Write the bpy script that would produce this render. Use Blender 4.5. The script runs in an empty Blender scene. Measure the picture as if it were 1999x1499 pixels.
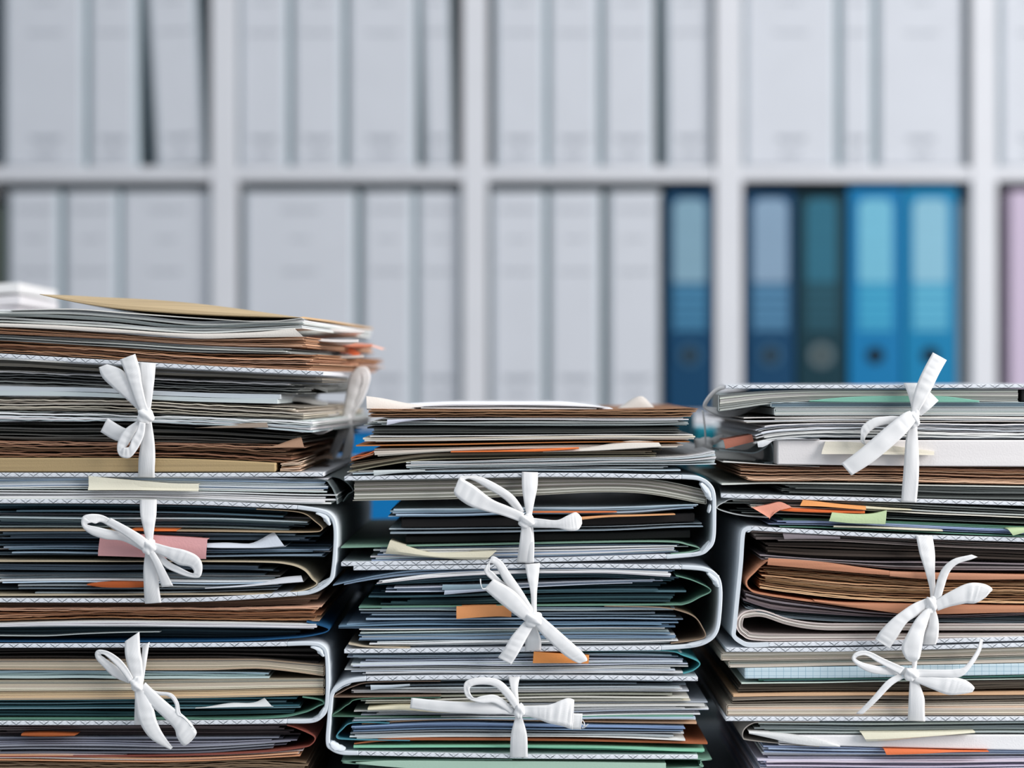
import bpy, math, random
from mathutils import Vector, noise
R = random.Random(7)
SC = bpy.context.scene
COL = SC.collection

# ---------------------------------------------------------------- camera, light, exposure
D = 1.30                      # camera to the front of the stacks (m)
K = 36.0/70.0*D/1999.0        # metres per photo pixel on the plane of the stack fronts
DESK = 0.75
CZ = DESK + (1580-749.5)*K    # camera height
cam = bpy.data.cameras.new('camera'); camo = bpy.data.objects.new('camera', cam); COL.objects.link(camo)
camo.location = (0, -D, CZ); camo.rotation_euler = (math.pi/2, 0, 0)
cam.lens = 70; cam.sensor_width = 36; cam.clip_start = 0.05
cam.dof.use_dof = True; cam.dof.focus_distance = D-0.004; cam.dof.aperture_fstop = 3.3
SC.camera = camo
w = bpy.data.worlds.new('world'); SC.world = w; w.use_nodes = True
w.node_tree.nodes['Background'].inputs[0].default_value = (0.80, 0.885, 1.0, 1)
w.node_tree.nodes['Background'].inputs[1].default_value = 0.34
def area(name, loc, target, sx, sy, power, col):
    l = bpy.data.lights.new(name, 'AREA'); l.shape = 'RECTANGLE'; l.size = sx; l.size_y = sy
    l.energy = power; l.color = col
    o = bpy.data.objects.new(name, l); COL.objects.link(o); o.location = loc
    o.rotation_euler = (Vector(target)-Vector(loc)).to_track_quat('-Z', 'Y').to_euler()
area('window_daylight', (2.7, -0.9, 2.0), (0.1, 0.4, 0.95), 2.0, 1.7, 118, (1.0, 0.965, 0.945))
area('overhead_fill', (-0.3, -0.9, 2.75), (0, 0.5, 0.9), 2.2, 1.2, 16, (0.95, 0.98, 1.0))  # added soft fill from above, no lamp is known there
SC.view_settings.view_transform = 'Standard'; SC.view_settings.look = 'None'
SC.view_settings.exposure = 0.2; SC.view_settings.gamma = 1; SC.view_settings.use_curve_mapping = False

# ---------------------------------------------------------------- helpers
def lin(h):
    h = h.lstrip('#'); v = [int(h[i:i+2], 16)/255 for i in (0, 2, 4)]
    return tuple(c/12.92 if c <= .04045 else ((c+.055)/1.055)**2.4 for c in v)
def P(px, py, y=0.0):
    s = K*(D+y)/D
    return Vector(((px-999.5)*s, y, CZ+(749.5-py)*s))
def X(px): return (px-999.5)*K
def Z(py): return CZ+(749.5-py)*K
def new_mat(name):
    m = bpy.data.materials.new(name); m.use_nodes = True
    return m, m.node_tree.nodes, m.node_tree.links, m.node_tree.nodes['Principled BSDF']
def paper_mat(name='paper', rough=.75, fine=2600, amt=.22, grain=0.0):
    m, n, l, b = new_mat(name)
    at = n.new('ShaderNodeAttribute'); at.attribute_name = 'col'
    tc = n.new('ShaderNodeNewGeometry'); mp = n.new('ShaderNodeMapping')
    mp.inputs['Scale'].default_value = (7, 7, fine)
    no = n.new('ShaderNodeTexNoise'); no.inputs['Scale'].default_value = 1; no.inputs['Detail'].default_value = 3
    mr = n.new('ShaderNodeMapRange'); mr.inputs[1].default_value = .3; mr.inputs[2].default_value = .7
    mr.inputs[3].default_value = 1-amt; mr.inputs[4].default_value = 1+amt*.35
    mx = n.new('ShaderNodeVectorMath'); mx.operation = 'SCALE'
    l.new(tc.outputs['Position'], mp.inputs[0]); l.new(mp.outputs[0], no.inputs[0]); l.new(no.outputs[0], mr.inputs[0])
    l.new(at.outputs['Color'], mx.inputs[0]); l.new(mr.outputs[0], mx.inputs['Scale']); l.new(mx.outputs[0], b.inputs['Base Color'])
    b.inputs['Roughness'].default_value = rough; b.inputs['Specular IOR Level'].default_value = .25
    if grain:
        n2 = n.new('ShaderNodeTexNoise'); n2.inputs['Scale'].default_value = grain; n2.inputs['Detail'].default_value = 5
        bp = n.new('ShaderNodeBump'); bp.inputs['Strength'].default_value = .25; bp.inputs['Distance'].default_value = .0005
        l.new(tc.outputs['Position'], n2.inputs[0]); l.new(n2.outputs[0], bp.inputs['Height']); l.new(bp.outputs[0], b.inputs['Normal'])
    return m
M_PAPER = paper_mat(); M_SMOOTH = paper_mat('smooth_paper', .65, 120, .06, 900)
M_KRAFT = paper_mat('kraft_paper', .85, 1500, .2, 1500); M_SLEEVE = paper_mat('glossy_sleeve', .32, 1800, .2)
M_GLOSSY = paper_mat('painted_board', .4, 5, .02)
def plain(name, col, rough=.6, spec=.3):
    m, n, l, b = new_mat(name); c = lin(col) if isinstance(col, str) else col
    no = n.new('ShaderNodeTexNoise'); no.inputs['Scale'].default_value = 18; no.inputs['Detail'].default_value = 4
    g = n.new('ShaderNodeNewGeometry'); l.new(g.outputs['Position'], no.inputs[0])
    mr = n.new('ShaderNodeMapRange'); mr.inputs[3].default_value = .95; mr.inputs[4].default_value = 1.04
    mx = n.new('ShaderNodeVectorMath'); mx.operation = 'SCALE'; mx.inputs[0].default_value = c
    l.new(no.outputs[0], mr.inputs[0]); l.new(mr.outputs[0], mx.inputs['Scale']); l.new(mx.outputs[0], b.inputs['Base Color'])
    b.inputs['Roughness'].default_value = rough; b.inputs['Specular IOR Level'].default_value = spec
    return m
def grid_mat():
    m, n, l, b = new_mat('squared_paper')
    g = n.new('ShaderNodeNewGeometry'); s = n.new('ShaderNodeSeparateXYZ'); l.new(g.outputs['Position'], s.inputs[0])
    outs = []
    for ax, per in (('X', .0048), ('Z', .0030)):
        a = n.new('ShaderNodeMath'); a.operation = 'PINGPONG'; a.inputs[1].default_value = per/2
        c = n.new('ShaderNodeMath'); c.operation = 'LESS_THAN'; c.inputs[1].default_value = .00013
        l.new(s.outputs[ax], a.inputs[0]); l.new(a.outputs[0], c.inputs[0]); outs.append(c)
    mx = n.new('ShaderNodeMath'); mx.operation = 'MAXIMUM'; l.new(outs[0].outputs[0], mx.inputs[0]); l.new(outs[1].outputs[0], mx.inputs[1])
    mi = n.new('ShaderNodeMix'); mi.data_type = 'RGBA'; mi.inputs['A'].default_value = (*lin('#c3d6de'), 1); mi.inputs['B'].default_value = (*lin('#7fa3b5'), 1)
    l.new(mx.outputs[0], mi.inputs['Factor']); l.new(mi.outputs['Result'], b.inputs['Base Color']); b.inputs['Roughness'].default_value = .7
    return m
M_GRID = grid_mat()
def lattice_mat():
    # white cover paper printed with two thin crossing zigzag lines; UV: u in metres along the edge, v 0..1 across the band
    m, n, l, b = new_mat('lattice_cover_paper')
    uv = n.new('ShaderNodeUVMap'); uv.uv_map = 'uv'; s = n.new('ShaderNodeSeparateXYZ'); l.new(uv.outputs[0], s.inputs[0])
    def mth(op, a, c=None):
        k = n.new('ShaderNodeMath'); k.operation = op
        for i, v in enumerate((a, c)):
            if v is None: continue
            if isinstance(v, (int, float)): k.inputs[i].default_value = v
            else: l.new(v, k.inputs[i])
        return k.outputs[0]
    per = .0090
    def line(off, amp0, amp1, wd):
        u = mth('ADD', s.outputs[0], off); t = mth('DIVIDE', mth('PINGPONG', u, per/2), per/2)
        t = mth('ADD', mth('MULTIPLY', t, amp1-amp0), amp0)
        return mth('LESS_THAN', mth('ABSOLUTE', mth('SUBTRACT', s.outputs[1], t)), wd)
    a = line(0.0, .12, 1.35, .125); c = line(per*.5, -.1, .9, .075)
    t = mth('MAXIMUM', mth('MULTIPLY', a, .95), mth('MULTIPLY', c, .45))
    no = n.new('ShaderNodeTexNoise'); no.inputs['Scale'].default_value = 160
    g = n.new('ShaderNodeNewGeometry'); l.new(g.outputs['Position'], no.inputs[0])
    t = mth('MULTIPLY', t, mth('ADD', mth('MULTIPLY', no.outputs[0], .9), .35))
    mi = n.new('ShaderNodeMix'); mi.data_type = 'RGBA'; mi.clamp_factor = True
    mi.inputs['A'].default_value = (*lin('#dfe3e9'), 1); mi.inputs['B'].default_value = (*lin('#2b3842'), 1)
    l.new(t, mi.inputs['Factor']); l.new(mi.outputs['Result'], b.inputs['Base Color']); b.inputs['Roughness'].default_value = .6
    return m
M_LAT = lattice_mat()
M_CLOTH = plain('white_binding_cloth', '#d3dae0', .8)
def ribbon_mat():
    m, n, l, b = new_mat('white_cotton_tape')
    uv = n.new('ShaderNodeUVMap'); uv.uv_map = 'uv'
    wv = n.new('ShaderNodeTexWave'); wv.bands_direction = 'Y'; wv.inputs['Scale'].default_value = 8; wv.inputs['Distortion'].default_value = .3
    l.new(uv.outputs[0], wv.inputs[0])
    bp = n.new('ShaderNodeBump'); bp.inputs['Strength'].default_value = .22; bp.inputs['Distance'].default_value = .0002
    l.new(wv.outputs[1], bp.inputs['Height']); l.new(bp.outputs[0], b.inputs['Normal'])
    b.inputs['Base Color'].default_value = (.8, .8, .8, 1); b.inputs['Roughness'].default_value = .8
    b.inputs['Specular IOR Level'].default_value = .2
    return m
M_RIB = ribbon_mat()

class MB:
    def __init__(s): s.v = []; s.f = []; s.c = []; s.uv = []; s.smooth = []
    def add(s, vs, fs, col=(1, 1, 1), uvs=None, smooth=True):
        o = len(s.v); s.v += [tuple(v) for v in vs]
        for i, f in enumerate(fs):
            s.f.append(tuple(o+k for k in f)); s.c.append(col); s.smooth.append(smooth)
            s.uv.append(uvs[i] if uvs else [(0, .5)]*len(f))
    def box(s, x0, x1, y0, y1, z0, z1, col=(1, 1, 1)):
        vs = [(x, y, z) for x in (x0, x1) for y in (y0, y1) for z in (z0, z1)]
        s.add(vs, [(0, 1, 3, 2), (4, 6, 7, 5), (0, 4, 5, 1), (2, 3, 7, 6), (0, 2, 6, 4), (1, 5, 7, 3)], col, smooth=False)
    def build(s, name, mat, parent=None, bevel=0, auto=True):
        me = bpy.data.meshes.new(name); me.from_pydata(s.v, [], s.f)
        ca = me.color_attributes.new('col', 'FLOAT_COLOR', 'CORNER'); ul = me.uv_layers.new(name='uv')
        ci = []; ui = []
        for c, f, u in zip(s.c, s.f, s.uv):
            ci += [*c, 1.0]*len(f)
            for q in u: ui += [q[0], q[1]]
        ca.data.foreach_set('color', ci); ul.data.foreach_set('uv', ui)
        me.polygons.foreach_set('use_smooth', s.smooth)
        me.update()
        if auto: me.set_sharp_from_angle(angle=math.radians(50))
        me.materials.append(mat)
        o = bpy.data.objects.new(name, me); COL.objects.link(o)
        if parent: o.parent = parent
        if bevel:
            b = o.modifiers.new('bevel', 'BEVEL'); b.width = bevel; b.segments = 2; b.limit_method = 'ANGLE'
        return o
def tag(o, label=None, cat=None, group=None, kind=None):
    if label: o['label'] = label
    if cat: o['category'] = cat
    if group: o['group'] = group
    if kind: o['kind'] = kind
    return o
def empty(name, loc=(0, 0, 0)):
    o = bpy.data.objects.new(name, None); COL.objects.link(o); o.location = loc; o.empty_display_size = .05
    return o
def recenter(o):
    """put a mesh thing's origin at the middle of its base"""
    me = o.data
    xs = [v.co.x for v in me.vertices]; ys = [v.co.y for v in me.vertices]; zs = [v.co.z for v in me.vertices]
    c = Vector(((min(xs)+max(xs))/2, (min(ys)+max(ys))/2, min(zs)))
    for v in me.vertices: v.co -= c
    o.location = c
    return o
def curve(pts):
    """smooth interpolation through (x, y) points, straight beyond the ends"""
    pts = sorted(pts); n = len(pts)
    if n == 1: return lambda x: pts[0][1]
    sl = [(pts[i+1][1]-pts[i][1])/(pts[i+1][0]-pts[i][0]) for i in range(n-1)]
    tn = [sl[0]]+[(sl[i-1]+sl[i])/2 if sl[i-1]*sl[i] > 0 else 0 for i in range(1, n-1)]+[sl[-1]]
    def f(x):
        if x <= pts[0][0]: return pts[0][1]+(x-pts[0][0])*tn[0]*.3
        if x >= pts[-1][0]: return pts[-1][1]+(x-pts[-1][0])*tn[-1]*.3
        for i in range(n-1):
            if x <= pts[i+1][0]:
                h = pts[i+1][0]-pts[i][0]; t = (x-pts[i][0])/h
                return (2*t**3-3*t*t+1)*pts[i][1]+(t**3-2*t*t+t)*h*tn[i]+(3*t*t-2*t**3)*pts[i+1][1]+(t**3-t*t)*h*tn[i+1]
    return f
def jit(col, a):
    k = 1+R.uniform(-a, a*.6); return tuple(max(0, min(.9, c*k*(1+R.uniform(-.03, .03)))) for c in col)
def palette(c):
    out = []
    for x in c.split():
        q = lin(x); m = sum(q)/3; g = .96+.42*max(0, min(1, (m-.04)/.42)); out.append(tuple(min(.86, v*g) for v in q))
    return out
def slab(mb, xa, xb, ft, fb, y0, y1, col, sk=0.0, seg=26, cut=0.0):
    """one leaf / block: front edge from xa to xb px, top ft(x), bottom fb(x) px, y0..y1 deep"""
    n = max(3, int((xb-xa)/seg)); vs = []; fs = []
    cutl, cutr = (cut, cut) if not isinstance(cut, tuple) else cut
    for i in range(n+1):
        x = xa+(xb-xa)*i/n; yy = y0+sk*(x-(xa+xb)/2)*K
        xw = X(x); xk = xw + (cutl*(1-i/n)-cutr*i/n)
        zt, zb = Z(ft(x)), Z(fb(x))
        vs += [(xw, yy, zt), (xw, yy, zb), (xk, y1+sk*(x-(xa+xb)/2)*K, zb), (xk, y1+sk*(x-(xa+xb)/2)*K, zt)]
    for i in range(n):
        a = i*4; b = a+4
        for k in range(4): fs.append((a+k, a+(k+1) % 4, b+(k+1) % 4, b+k))
    fs.append((3, 2, 1, 0)); fs.append((n*4, n*4+1, n*4+2, n*4+3))
    mb.add(vs, fs, col)
def sheaf(name, label, cat, xl, xr, top, bot, cols, pitch=4.5, fill=.86, rec=2, rj=3, ej=8, wav=.5, group=None,
          mat=None, tint=.2, depth=.265, ejl=None, cut=0.0, sk=.012, crumple=0.0, deepl=False):
    """bundle of leaves; top/bot are lists of (x, y) px; rec, rj in mm; ej end raggedness in px"""
    T, B = curve(top), curve(bot); xm = (xl+xr)/2
    h = sum(B(x)-T(x) for x in (xl+20, xm, xr-20))/3
    if fill > .8 and fill < .95: pitch *= .64
    n = max(1, round(h/pitch)); pal = palette(cols); mb = MB(); ejl = ej if ejl is None else ejl
    ph, sw = R.uniform(0, 6), min(2.2, h*.07)
    for k in range(n):
        f0, f1 = k/n, (k+fill*(R.uniform(.92, 1.1) if R.random() < .72 else R.uniform(.55, .8)))/n
        if k == n-1: f1 = min(f1, .985)
        s = R.uniform(0, 99); a = wav*R.uniform(.3, 1.2)
        hh = max(h/n, .1)
        def wv(x, s=s, a=a): return a*math.sin(x/ (70+s) + s)*.6 + a*.5*math.sin(x/31+s*3)+(crumple*(noise.noise((x/22, s, 0)))*1.6 if crumple else 0)
        lim = hh*.42
        bw = sw*math.sin(math.pi*(f0+f1)/2)
        def ft(x): return T(x)+(B(x)-T(x))*f0+bw*math.sin(x/85+ph+f0*1.2)+max(-lim if k else 0, min(lim, wv(x)))
        def fb(x): return T(x)+(B(x)-T(x))*f1+bw*math.sin(x/85+ph+f0*1.2)+max(-lim, min(lim*(1 if k < n-1 else 0), wv(x)))
        yy = (rec+R.uniform(0, rj)+(R.uniform(rj, rj*2.6) if R.random() < .3 else 0))*.001
        c = jit(R.choice(pal), tint)
        xa = xl+R.uniform(0, 1)**1.5*ejl
        if deepl and R.random() < .5: xa = -118; yy += .013
        slab(mb, xa, xr-R.uniform(0, 1)**1.5*ej, ft, fb, yy, yy+depth-R.uniform(0, .01), c, R.uniform(-sk, sk), seg=11 if crumple else 24, cut=cut)
    o = mb.build(name, mat or M_PAPER); recenter(o)
    return tag(o, label, cat, group)
def block(name, label, cat, xl, xr, top, bot, col, rec=2, depth=.265, mat=None, group=None, round_=True, parent=None):
    mb = MB(); T, B = curve(top), curve(bot)
    slab(mb, xl, xr, T, B, rec*.001, rec*.001+depth, lin(col), 0, seg=20)
    o = mb.build(name, mat or M_SMOOTH, parent, bevel=.0008 if round_ else 0)
    if not parent: recenter(o); tag(o, label, cat, group)
    return o
def booklet(label, xl, xr, top, bot, cols, cover, rec=2, pitch=3.2, ccol_t=1.6, name='booklet', cat='booklet', group=None, tint=.08, side='right', cut=0.0):
    """page block with a thin cover above, below and round its back"""
    T, B = curve(top), curve(bot); pal = palette(cols)
    e = empty(name, (X((xl+xr)/2), .13, Z(B((xl+xr)/2)))); tag(e, label, cat, group)
    mb = MB(); h = B((xl+xr)/2)-T((xl+xr)/2); n = max(2, round(h/pitch))
    for k in range(n):
        f0, f1 = (k+.15)/n, (k+R.uniform(.9, 1.1))/n; f1 = min(f1, 1-.15/n)
        slab(mb, xl+2+R.uniform(0, 1.5), xr-2-R.uniform(0, 1.5), lambda x: T(x)+(B(x)-T(x))*f0, lambda x: T(x)+(B(x)-T(x))*f1,
             (rec+.6+R.uniform(0, .7))*.001, (rec+262)*.001, jit(R.choice(pal), tint), cut=cut)
    pg = mb.build('page_block', M_PAPER, e); cb = MB(); c = lin(cover)
    slab(cb, xl, xr, T, lambda x: T(x)+ccol_t*.7, rec*.001, (rec+265)*.001, c)
    slab(cb, xl, xr, lambda x: B(x)-ccol_t*.7, B, rec*.001, (rec+265)*.001, c)
    if side == 'right': slab(cb, xr-1.6, xr, T, B, rec*.001, (rec+265)*.001, c)
    else: slab(cb, xl, xl+1.6, T, B, rec*.001, (rec+265)*.001, c)
    cv = cb.build('cover', M_SMOOTH, e)
    if cut:
        for v in cv.data.vertices:
            if v.co.y > .1 and v.co.x < X(xr)-.3*K*(xr-xl): v.co.x += cut[0]*(1-(v.co.x-X(xl))/(X(xr)-X(xl)))
    for o in (pg, cv): o.location = -e.location
    return e
def smooth_path(pts, sub=6):
    out = []; n = len(pts)
    for i in range(n-1):
        p0, p1, p2, p3 = pts[max(i-1, 0)], pts[i], pts[i+1], pts[min(i+2, n-1)]
        for j in range(sub):
            t = j/sub
            out.append(tuple(.5*((2*b)+(-a+c)*t+(2*a-5*b+4*c-d)*t*t+(-a+3*b-3*c+d)*t**3) for a, b, c, d in zip(p0, p1, p2, p3)))
    out.append(tuple(pts[-1])); return out
def wrap_mesh(mb, pts, th, y0, y1, col, sub=6, uoff=0, back_th=None, band=False, bshift=0.0):
    """thick sheet following a px path in the stack-front plane, extruded back from y0 to y1 (m)"""
    pp = smooth_path(pts, sub) if sub > 1 else [tuple(p) for p in pts]
    n = len(pp); vs = []; fs = []; uv = []; u = uoff; us = []
    for i, p in enumerate(pp):
        a, b = pp[max(i-1, 0)], pp[min(i+1, n-1)]
        t = Vector((b[0]-a[0], b[1]-a[1]));  t = t.normalized() if t.length else Vector((1, 0))
        nx, ny = -t.y*th/2, t.x*th/2
        if i: u += math.hypot(pp[i][0]-pp[i-1][0], pp[i][1]-pp[i-1][1])*K
        us.append(u)
        for (sx, yy) in ((1, y0), (-1, y0), (-1, y1), (1, y1)):
            vs.append((X(p[0]+nx*sx)+(bshift*(1-i/(n-1)) if yy == y1 else 0), yy, Z(p[1]+ny*sx)))
    for i in range(n-1):
        a = i*4; b = a+4
        for k in range(4):
            fs.append((a+k, a+(k+1) % 4, b+(k+1) % 4, b+k))
            v0, v1 = ((0, 1), (1, 1.0), (1, 0), (0, 0))[k] if k != 0 else (0, 1)
            if k == 0: uv.append([(us[i], 0), (us[i], 1), (us[i+1], 1), (us[i+1], 0)])
            elif k in (1, 3):   # outer faces: lattice continues at scale
                s = (y1-y0)/.003
                uv.append([(us[i], .5), (us[i], .5), (us[i+1], .5), (us[i+1], .5)] if not band else [(us[i], 0), (us[i], s), (us[i+1], s), (us[i+1], 0)])
            else: uv.append([(0, .5)]*4)
    fs.append((3, 2, 1, 0)); uv.append([(0, 2)]*4); m = (n-1)*4; fs.append((m, m+1, m+2, m+3)); uv.append([(0, 2)]*4)
    mb.add(vs, fs, col, uv)
def card_folder(label, pts, th, col, rec=1, depth=.27, name='card_folder', cat='folder', group=None, mat=None, sub=6):
    mb = MB(); wrap_mesh(mb, pts, th, rec*.001, rec*.001+depth, lin(col), sub)
    return tag(recenter(mb.build(name, mat or M_SMOOTH)), label, cat, group)
def sheet_lip(name, label, cat, xs_lo, xs_hi, col, rec=0, depth=.25, group=None, mat=None, out=1.0, back=4.0, flat=False, parent=None):
    """a sheet running back into the pile whose front lip stands up (or hangs down): xs_lo = line where it
    leaves the pile, xs_hi = free edge of the lip, both lists of (x, y) px with the same ends"""
    L, H = curve(xs_lo), curve(xs_hi); x0, x1 = xs_lo[0][0], xs_lo[-1][0]; h0, h1 = xs_hi[0][0], xs_hi[-1][0]
    n = max(6, int((x1-x0)/9)); mb = MB(); vs = []; fs = []; y = rec*.001; t = .00025
    rows = 6
    for side in (0, 1):
        for i in range(n+1):
            f = i/n; xl = x0+(x1-x0)*f; xh = h0+(h1-h0)*f; zl, zh = L(xl), H(xh)
            prof = [(1, back), (.66, back*.3), (.33, -out*.5), (0.06, -out), (0, 2.0), (0, depth*1000)]
            if flat: prof = [(1, -out+.6), (.66, -out), (.33, -out), (0.0, -out+.3), (0, 2.0), (0, depth*1000)]
            for a, dy in prof:
                px = xl+(xh-xl)*a; py = zl+(zh-zl)*a
                q = P(px, py, y+dy*.001) if a > 0 else P(px, py, y)
                vs.append((q.x, y+dy*.001+side*t*1.2, q.z-(t if side and a == 0 else 0)))
    N = (n+1)*rows
    for i in range(n):
        for r in range(rows-1):
            a = i*rows+r; b = a+rows
            fs.append((a, a+1, b+1, b)); fs.append((N+b, N+b+1, N+a+1, N+a))
    for i in range(n):
        fs.append((i*rows, (i+1)*rows, N+(i+1)*rows, N+i*rows)); a = i*rows+rows-1; b = a+rows; fs.append((a, N+a, N+b, b))
    for r in range(rows-1):
        fs.append((r, N+r, N+r+1, r+1)); a = n*rows+r; fs.append((a, a+1, N+a+1, N+a))
    mb.add(vs, fs, lin(col)); o = mb.build(name, mat or M_SMOOTH, parent)
    if parent: return o
    return tag(recenter(o), label, cat, group)
def sticky(label, top, bot, col, d=1.2, tilt=1.0, group='sticky notes poking out of the papers'):
    """paper marker: a small slip stuck in the pile, its free end hanging in front. top/bot px point lists"""
    n = 14; mb = MB(); vs = []; fs = []
    T, B = smooth_path(top, 8), smooth_path(bot, 8)
    def at(L, f):
        k = f*(len(L)-1); i = min(int(k), len(L)-2); u = k-i
        return (L[i][0]*(1-u)+L[i+1][0]*u, L[i][1]*(1-u)+L[i+1][1]*u)
    for s in (0, 1):
        for i in range(n+1):
            f = i/n; a, b = at(T, f), at(B, f)
            for j, (g, dy) in enumerate(((0, 25), (0, 1.0), (0, -.3), (.35, -.8), (.7, -1.0), (1, -.7-tilt))):
                px, py = a[0]*(1-g)+b[0]*g, a[1]*(1-g)+b[1]*g
                yy = -d*.001+dy*.001+s*.0003
                q = P(px, py, -d*.001); vs.append((q.x, yy, q.z-(.0003*s if g == 0 else 0)))
    N = (n+1)*6
    for i in range(n):
        for j in range(5):
            a = i*6+j; b = a+6; fs += [(a, a+1, b+1, b), (N+b, N+b+1, N+a+1, N+a)]
        fs += [(i*6, (i+1)*6, N+(i+1)*6, N+i*6), (i*6+5, N+i*6+5, N+i*6+11, i*6+11)]
    for j in range(5): fs += [(j, N+j, N+j+1, j+1), (n*6+j, n*6+j+1, N+n*6+j+1, N+n*6+j)]
    mb.add(vs, fs, lin(col)); return tag(recenter(mb.build('sticky_note', M_SMOOTH)), label, 'sticky note', group)

# ---------------------------------------------------------------- ribbon folders and their bows
def strip(name, secs, parent, d=(4, 4), bulge=2.0, off=0.0, sub=7, dd=None):
    """cotton tape through cross-sections ((x1, y1), (x2, y2)) px; d = distance in mm before the stack at both ends"""
    n = len(secs); rows = []
    for i, (a, b) in enumerate(secs):
        f = i/(n-1); dm = dd[i] if dd else d[0]+(d[1]-d[0])*f+bulge*math.sin(math.pi*f)
        rows.append((a[0], a[1], b[0], b[1], dm))
    rows = smooth_path(rows, sub); vs = []; fs = []; uv = []; u = 0; W = 6; prev = None; us = []
    for i, r in enumerate(rows):
        y = off-r[4]*.001; A, B = P(r[0], r[1], y), P(r[2], r[3], y); mid = (A+B)/2
        if prev is not None: u += (mid-prev).length
        prev = mid; us.append(u); wd = (B-A).length
        cup = math.sin(i*.13+r[0])*.025+.035
        for j in range(W+1):
            g = j/W; p = A.lerp(B, g); p.y -= wd*cup*math.sin(math.pi*g)-.00015*math.sin(g*7+i*.1)
            vs.append(p)
    for i in range(len(rows)-1):
        for j in range(W):
            a = i*(W+1)+j; b = a+W+1; fs.append((a, a+1, b+1, b))
            uv.append([(us[i]*100, j/W), (us[i]*100, (j+1)/W), (us[i+1]*100, (j+1)/W), (us[i+1]*100, j/W)])
    mb = MB(); mb.add(vs, fs, (1, 1, 1), uv); o = mb.build(name, M_RIB, parent, auto=False)
    s = o.modifiers.new('thickness', 'SOLIDIFY'); s.thickness = .00045; s.offset = 0
    return o
def knot(x0, x1, y0, y1, parent, d=7.5, off=0.0, ang=0.0):
    c = P((x0+x1)/2, (y0+y1)/2, off-d*.001); sx, sz = (x1-x0)/2*K, (y1-y0)/2*K; mb = MB(); vs = []; fs = []; nu, nv = 28, 18; uv = []
    for i in range(nv+1):
        ph = math.pi*i/nv
        for j in range(nu):
            th = 2*math.pi*j/nu
            p = Vector((math.sin(ph)*math.cos(th), math.sin(ph)*math.sin(th), math.cos(ph)))
            fold = .10*math.sin(5*p.z+3.2*p.x+ang)+.09*abs(math.sin(6*(p.x*math.cos(ang)+p.z*math.sin(ang))))+.06*noise.noise(p*2.5+Vector((x0, y0, 0)))
            k = (abs(p.x)**2.6+abs(p.y)**2.6+abs(p.z)**2.6)**(-1/2.6)*(.86+fold)
            vs.append((c.x+p.x*k*sx, c.y+p.y*k*min(sx, sz)*.9, c.z+p.z*k*sz))
    for i in range(nv):
        for j in range(nu):
            fs.append((i*nu+j, (i+1)*nu+j, (i+1)*nu+(j+1) % nu, i*nu+(j+1) % nu)); uv.append([(j*.1, i*.06)]*4)
    mb.add(vs, fs, (1, 1, 1), uv); return mb.build('ribbon_knot', M_RIB, parent, auto=False)
def bow(folder, kn, pieces, off=0.0):
    """ribbon part of a folder: the knot carries loops, tails and straps as sub-parts"""
    k = knot(*kn['box'], folder, d=kn.get('d', 7.5), off=off, ang=kn.get('a', .6)); k.location = -folder.location
    for p in pieces:
        strip(p[0], p[1], k, off=off, **(p[2] if len(p) > 2 else {}))
    return k
def lump(mb, pts, r, y0, y1, seed=0):
    """puckered cloth tucked round a cover corner"""
    pp = smooth_path(pts, 6); nu = 10; ny = 5; vs = []; fs = []
    for i, p in enumerate(pp):
        for j in range(nu):
            th = 2*math.pi*j/nu; rr = r*(1+.5*noise.noise((i*.55+seed, j*.8, seed)))*(.35+.65*math.sin(math.pi*min(1, max(0, (i+.3)/(len(pp)-.4)))))
            vs.append((X(p[0]+math.cos(th)*rr), y0+(y1-y0)*.5+math.sin(th)*(y1-y0)*.5, Z(p[1])+rr*K*.75*math.sin(th+.8)))
    for i in range(len(pp)-1):
        for j in range(nu): fs.append((i*nu+j, i*nu+(j+1) % nu, (i+1)*nu+(j+1) % nu, (i+1)*nu+j))
    fs.append(tuple(range(nu-1, -1, -1))); fs.append(tuple((len(pp)-1)*nu+j for j in range(nu)))
    mb.add(vs, fs)
def ribbon_folder(label, top, bot, spine=None, lumps=(), th=8, depth=.315, y0=-.001, bth=None, bshift=0.0):
    c = Vector((X((bot[0][0]+bot[-1][0])/2), .15, Z(sum(p[1] for p in bot)/len(bot))))
    e = empty('ribbon_folder', c); tag(e, label, 'folder', 'ribbon-tied cardboard folders')
    for nm, pts, t in (('top_board', top, th), ('bottom_board', bot, bth or th)):
        mb = MB(); wrap_mesh(mb, pts, t, y0, y0+depth, (1, 1, 1), 6, uoff=R.uniform(0, .01), band=True, bshift=bshift)
        o = mb.build(nm, M_LAT, e, bevel=.0004); o.location = -c
    if spine:
        mb = MB(); wrap_mesh(mb, spine, th, y0, y0+depth, (1, 1, 1), 7); o = mb.build('spine', M_CLOTH, e, bevel=.0006); o.location = -c
        if lumps:
            for i, (pts, r) in enumerate(lumps):
                mb = MB(); lump(mb, pts, r, y0-.0006, y0+.006, i*3.1)
                o = mb.build('tucked_cloth', M_CLOTH, e); o.location = -c
    return e

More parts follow.
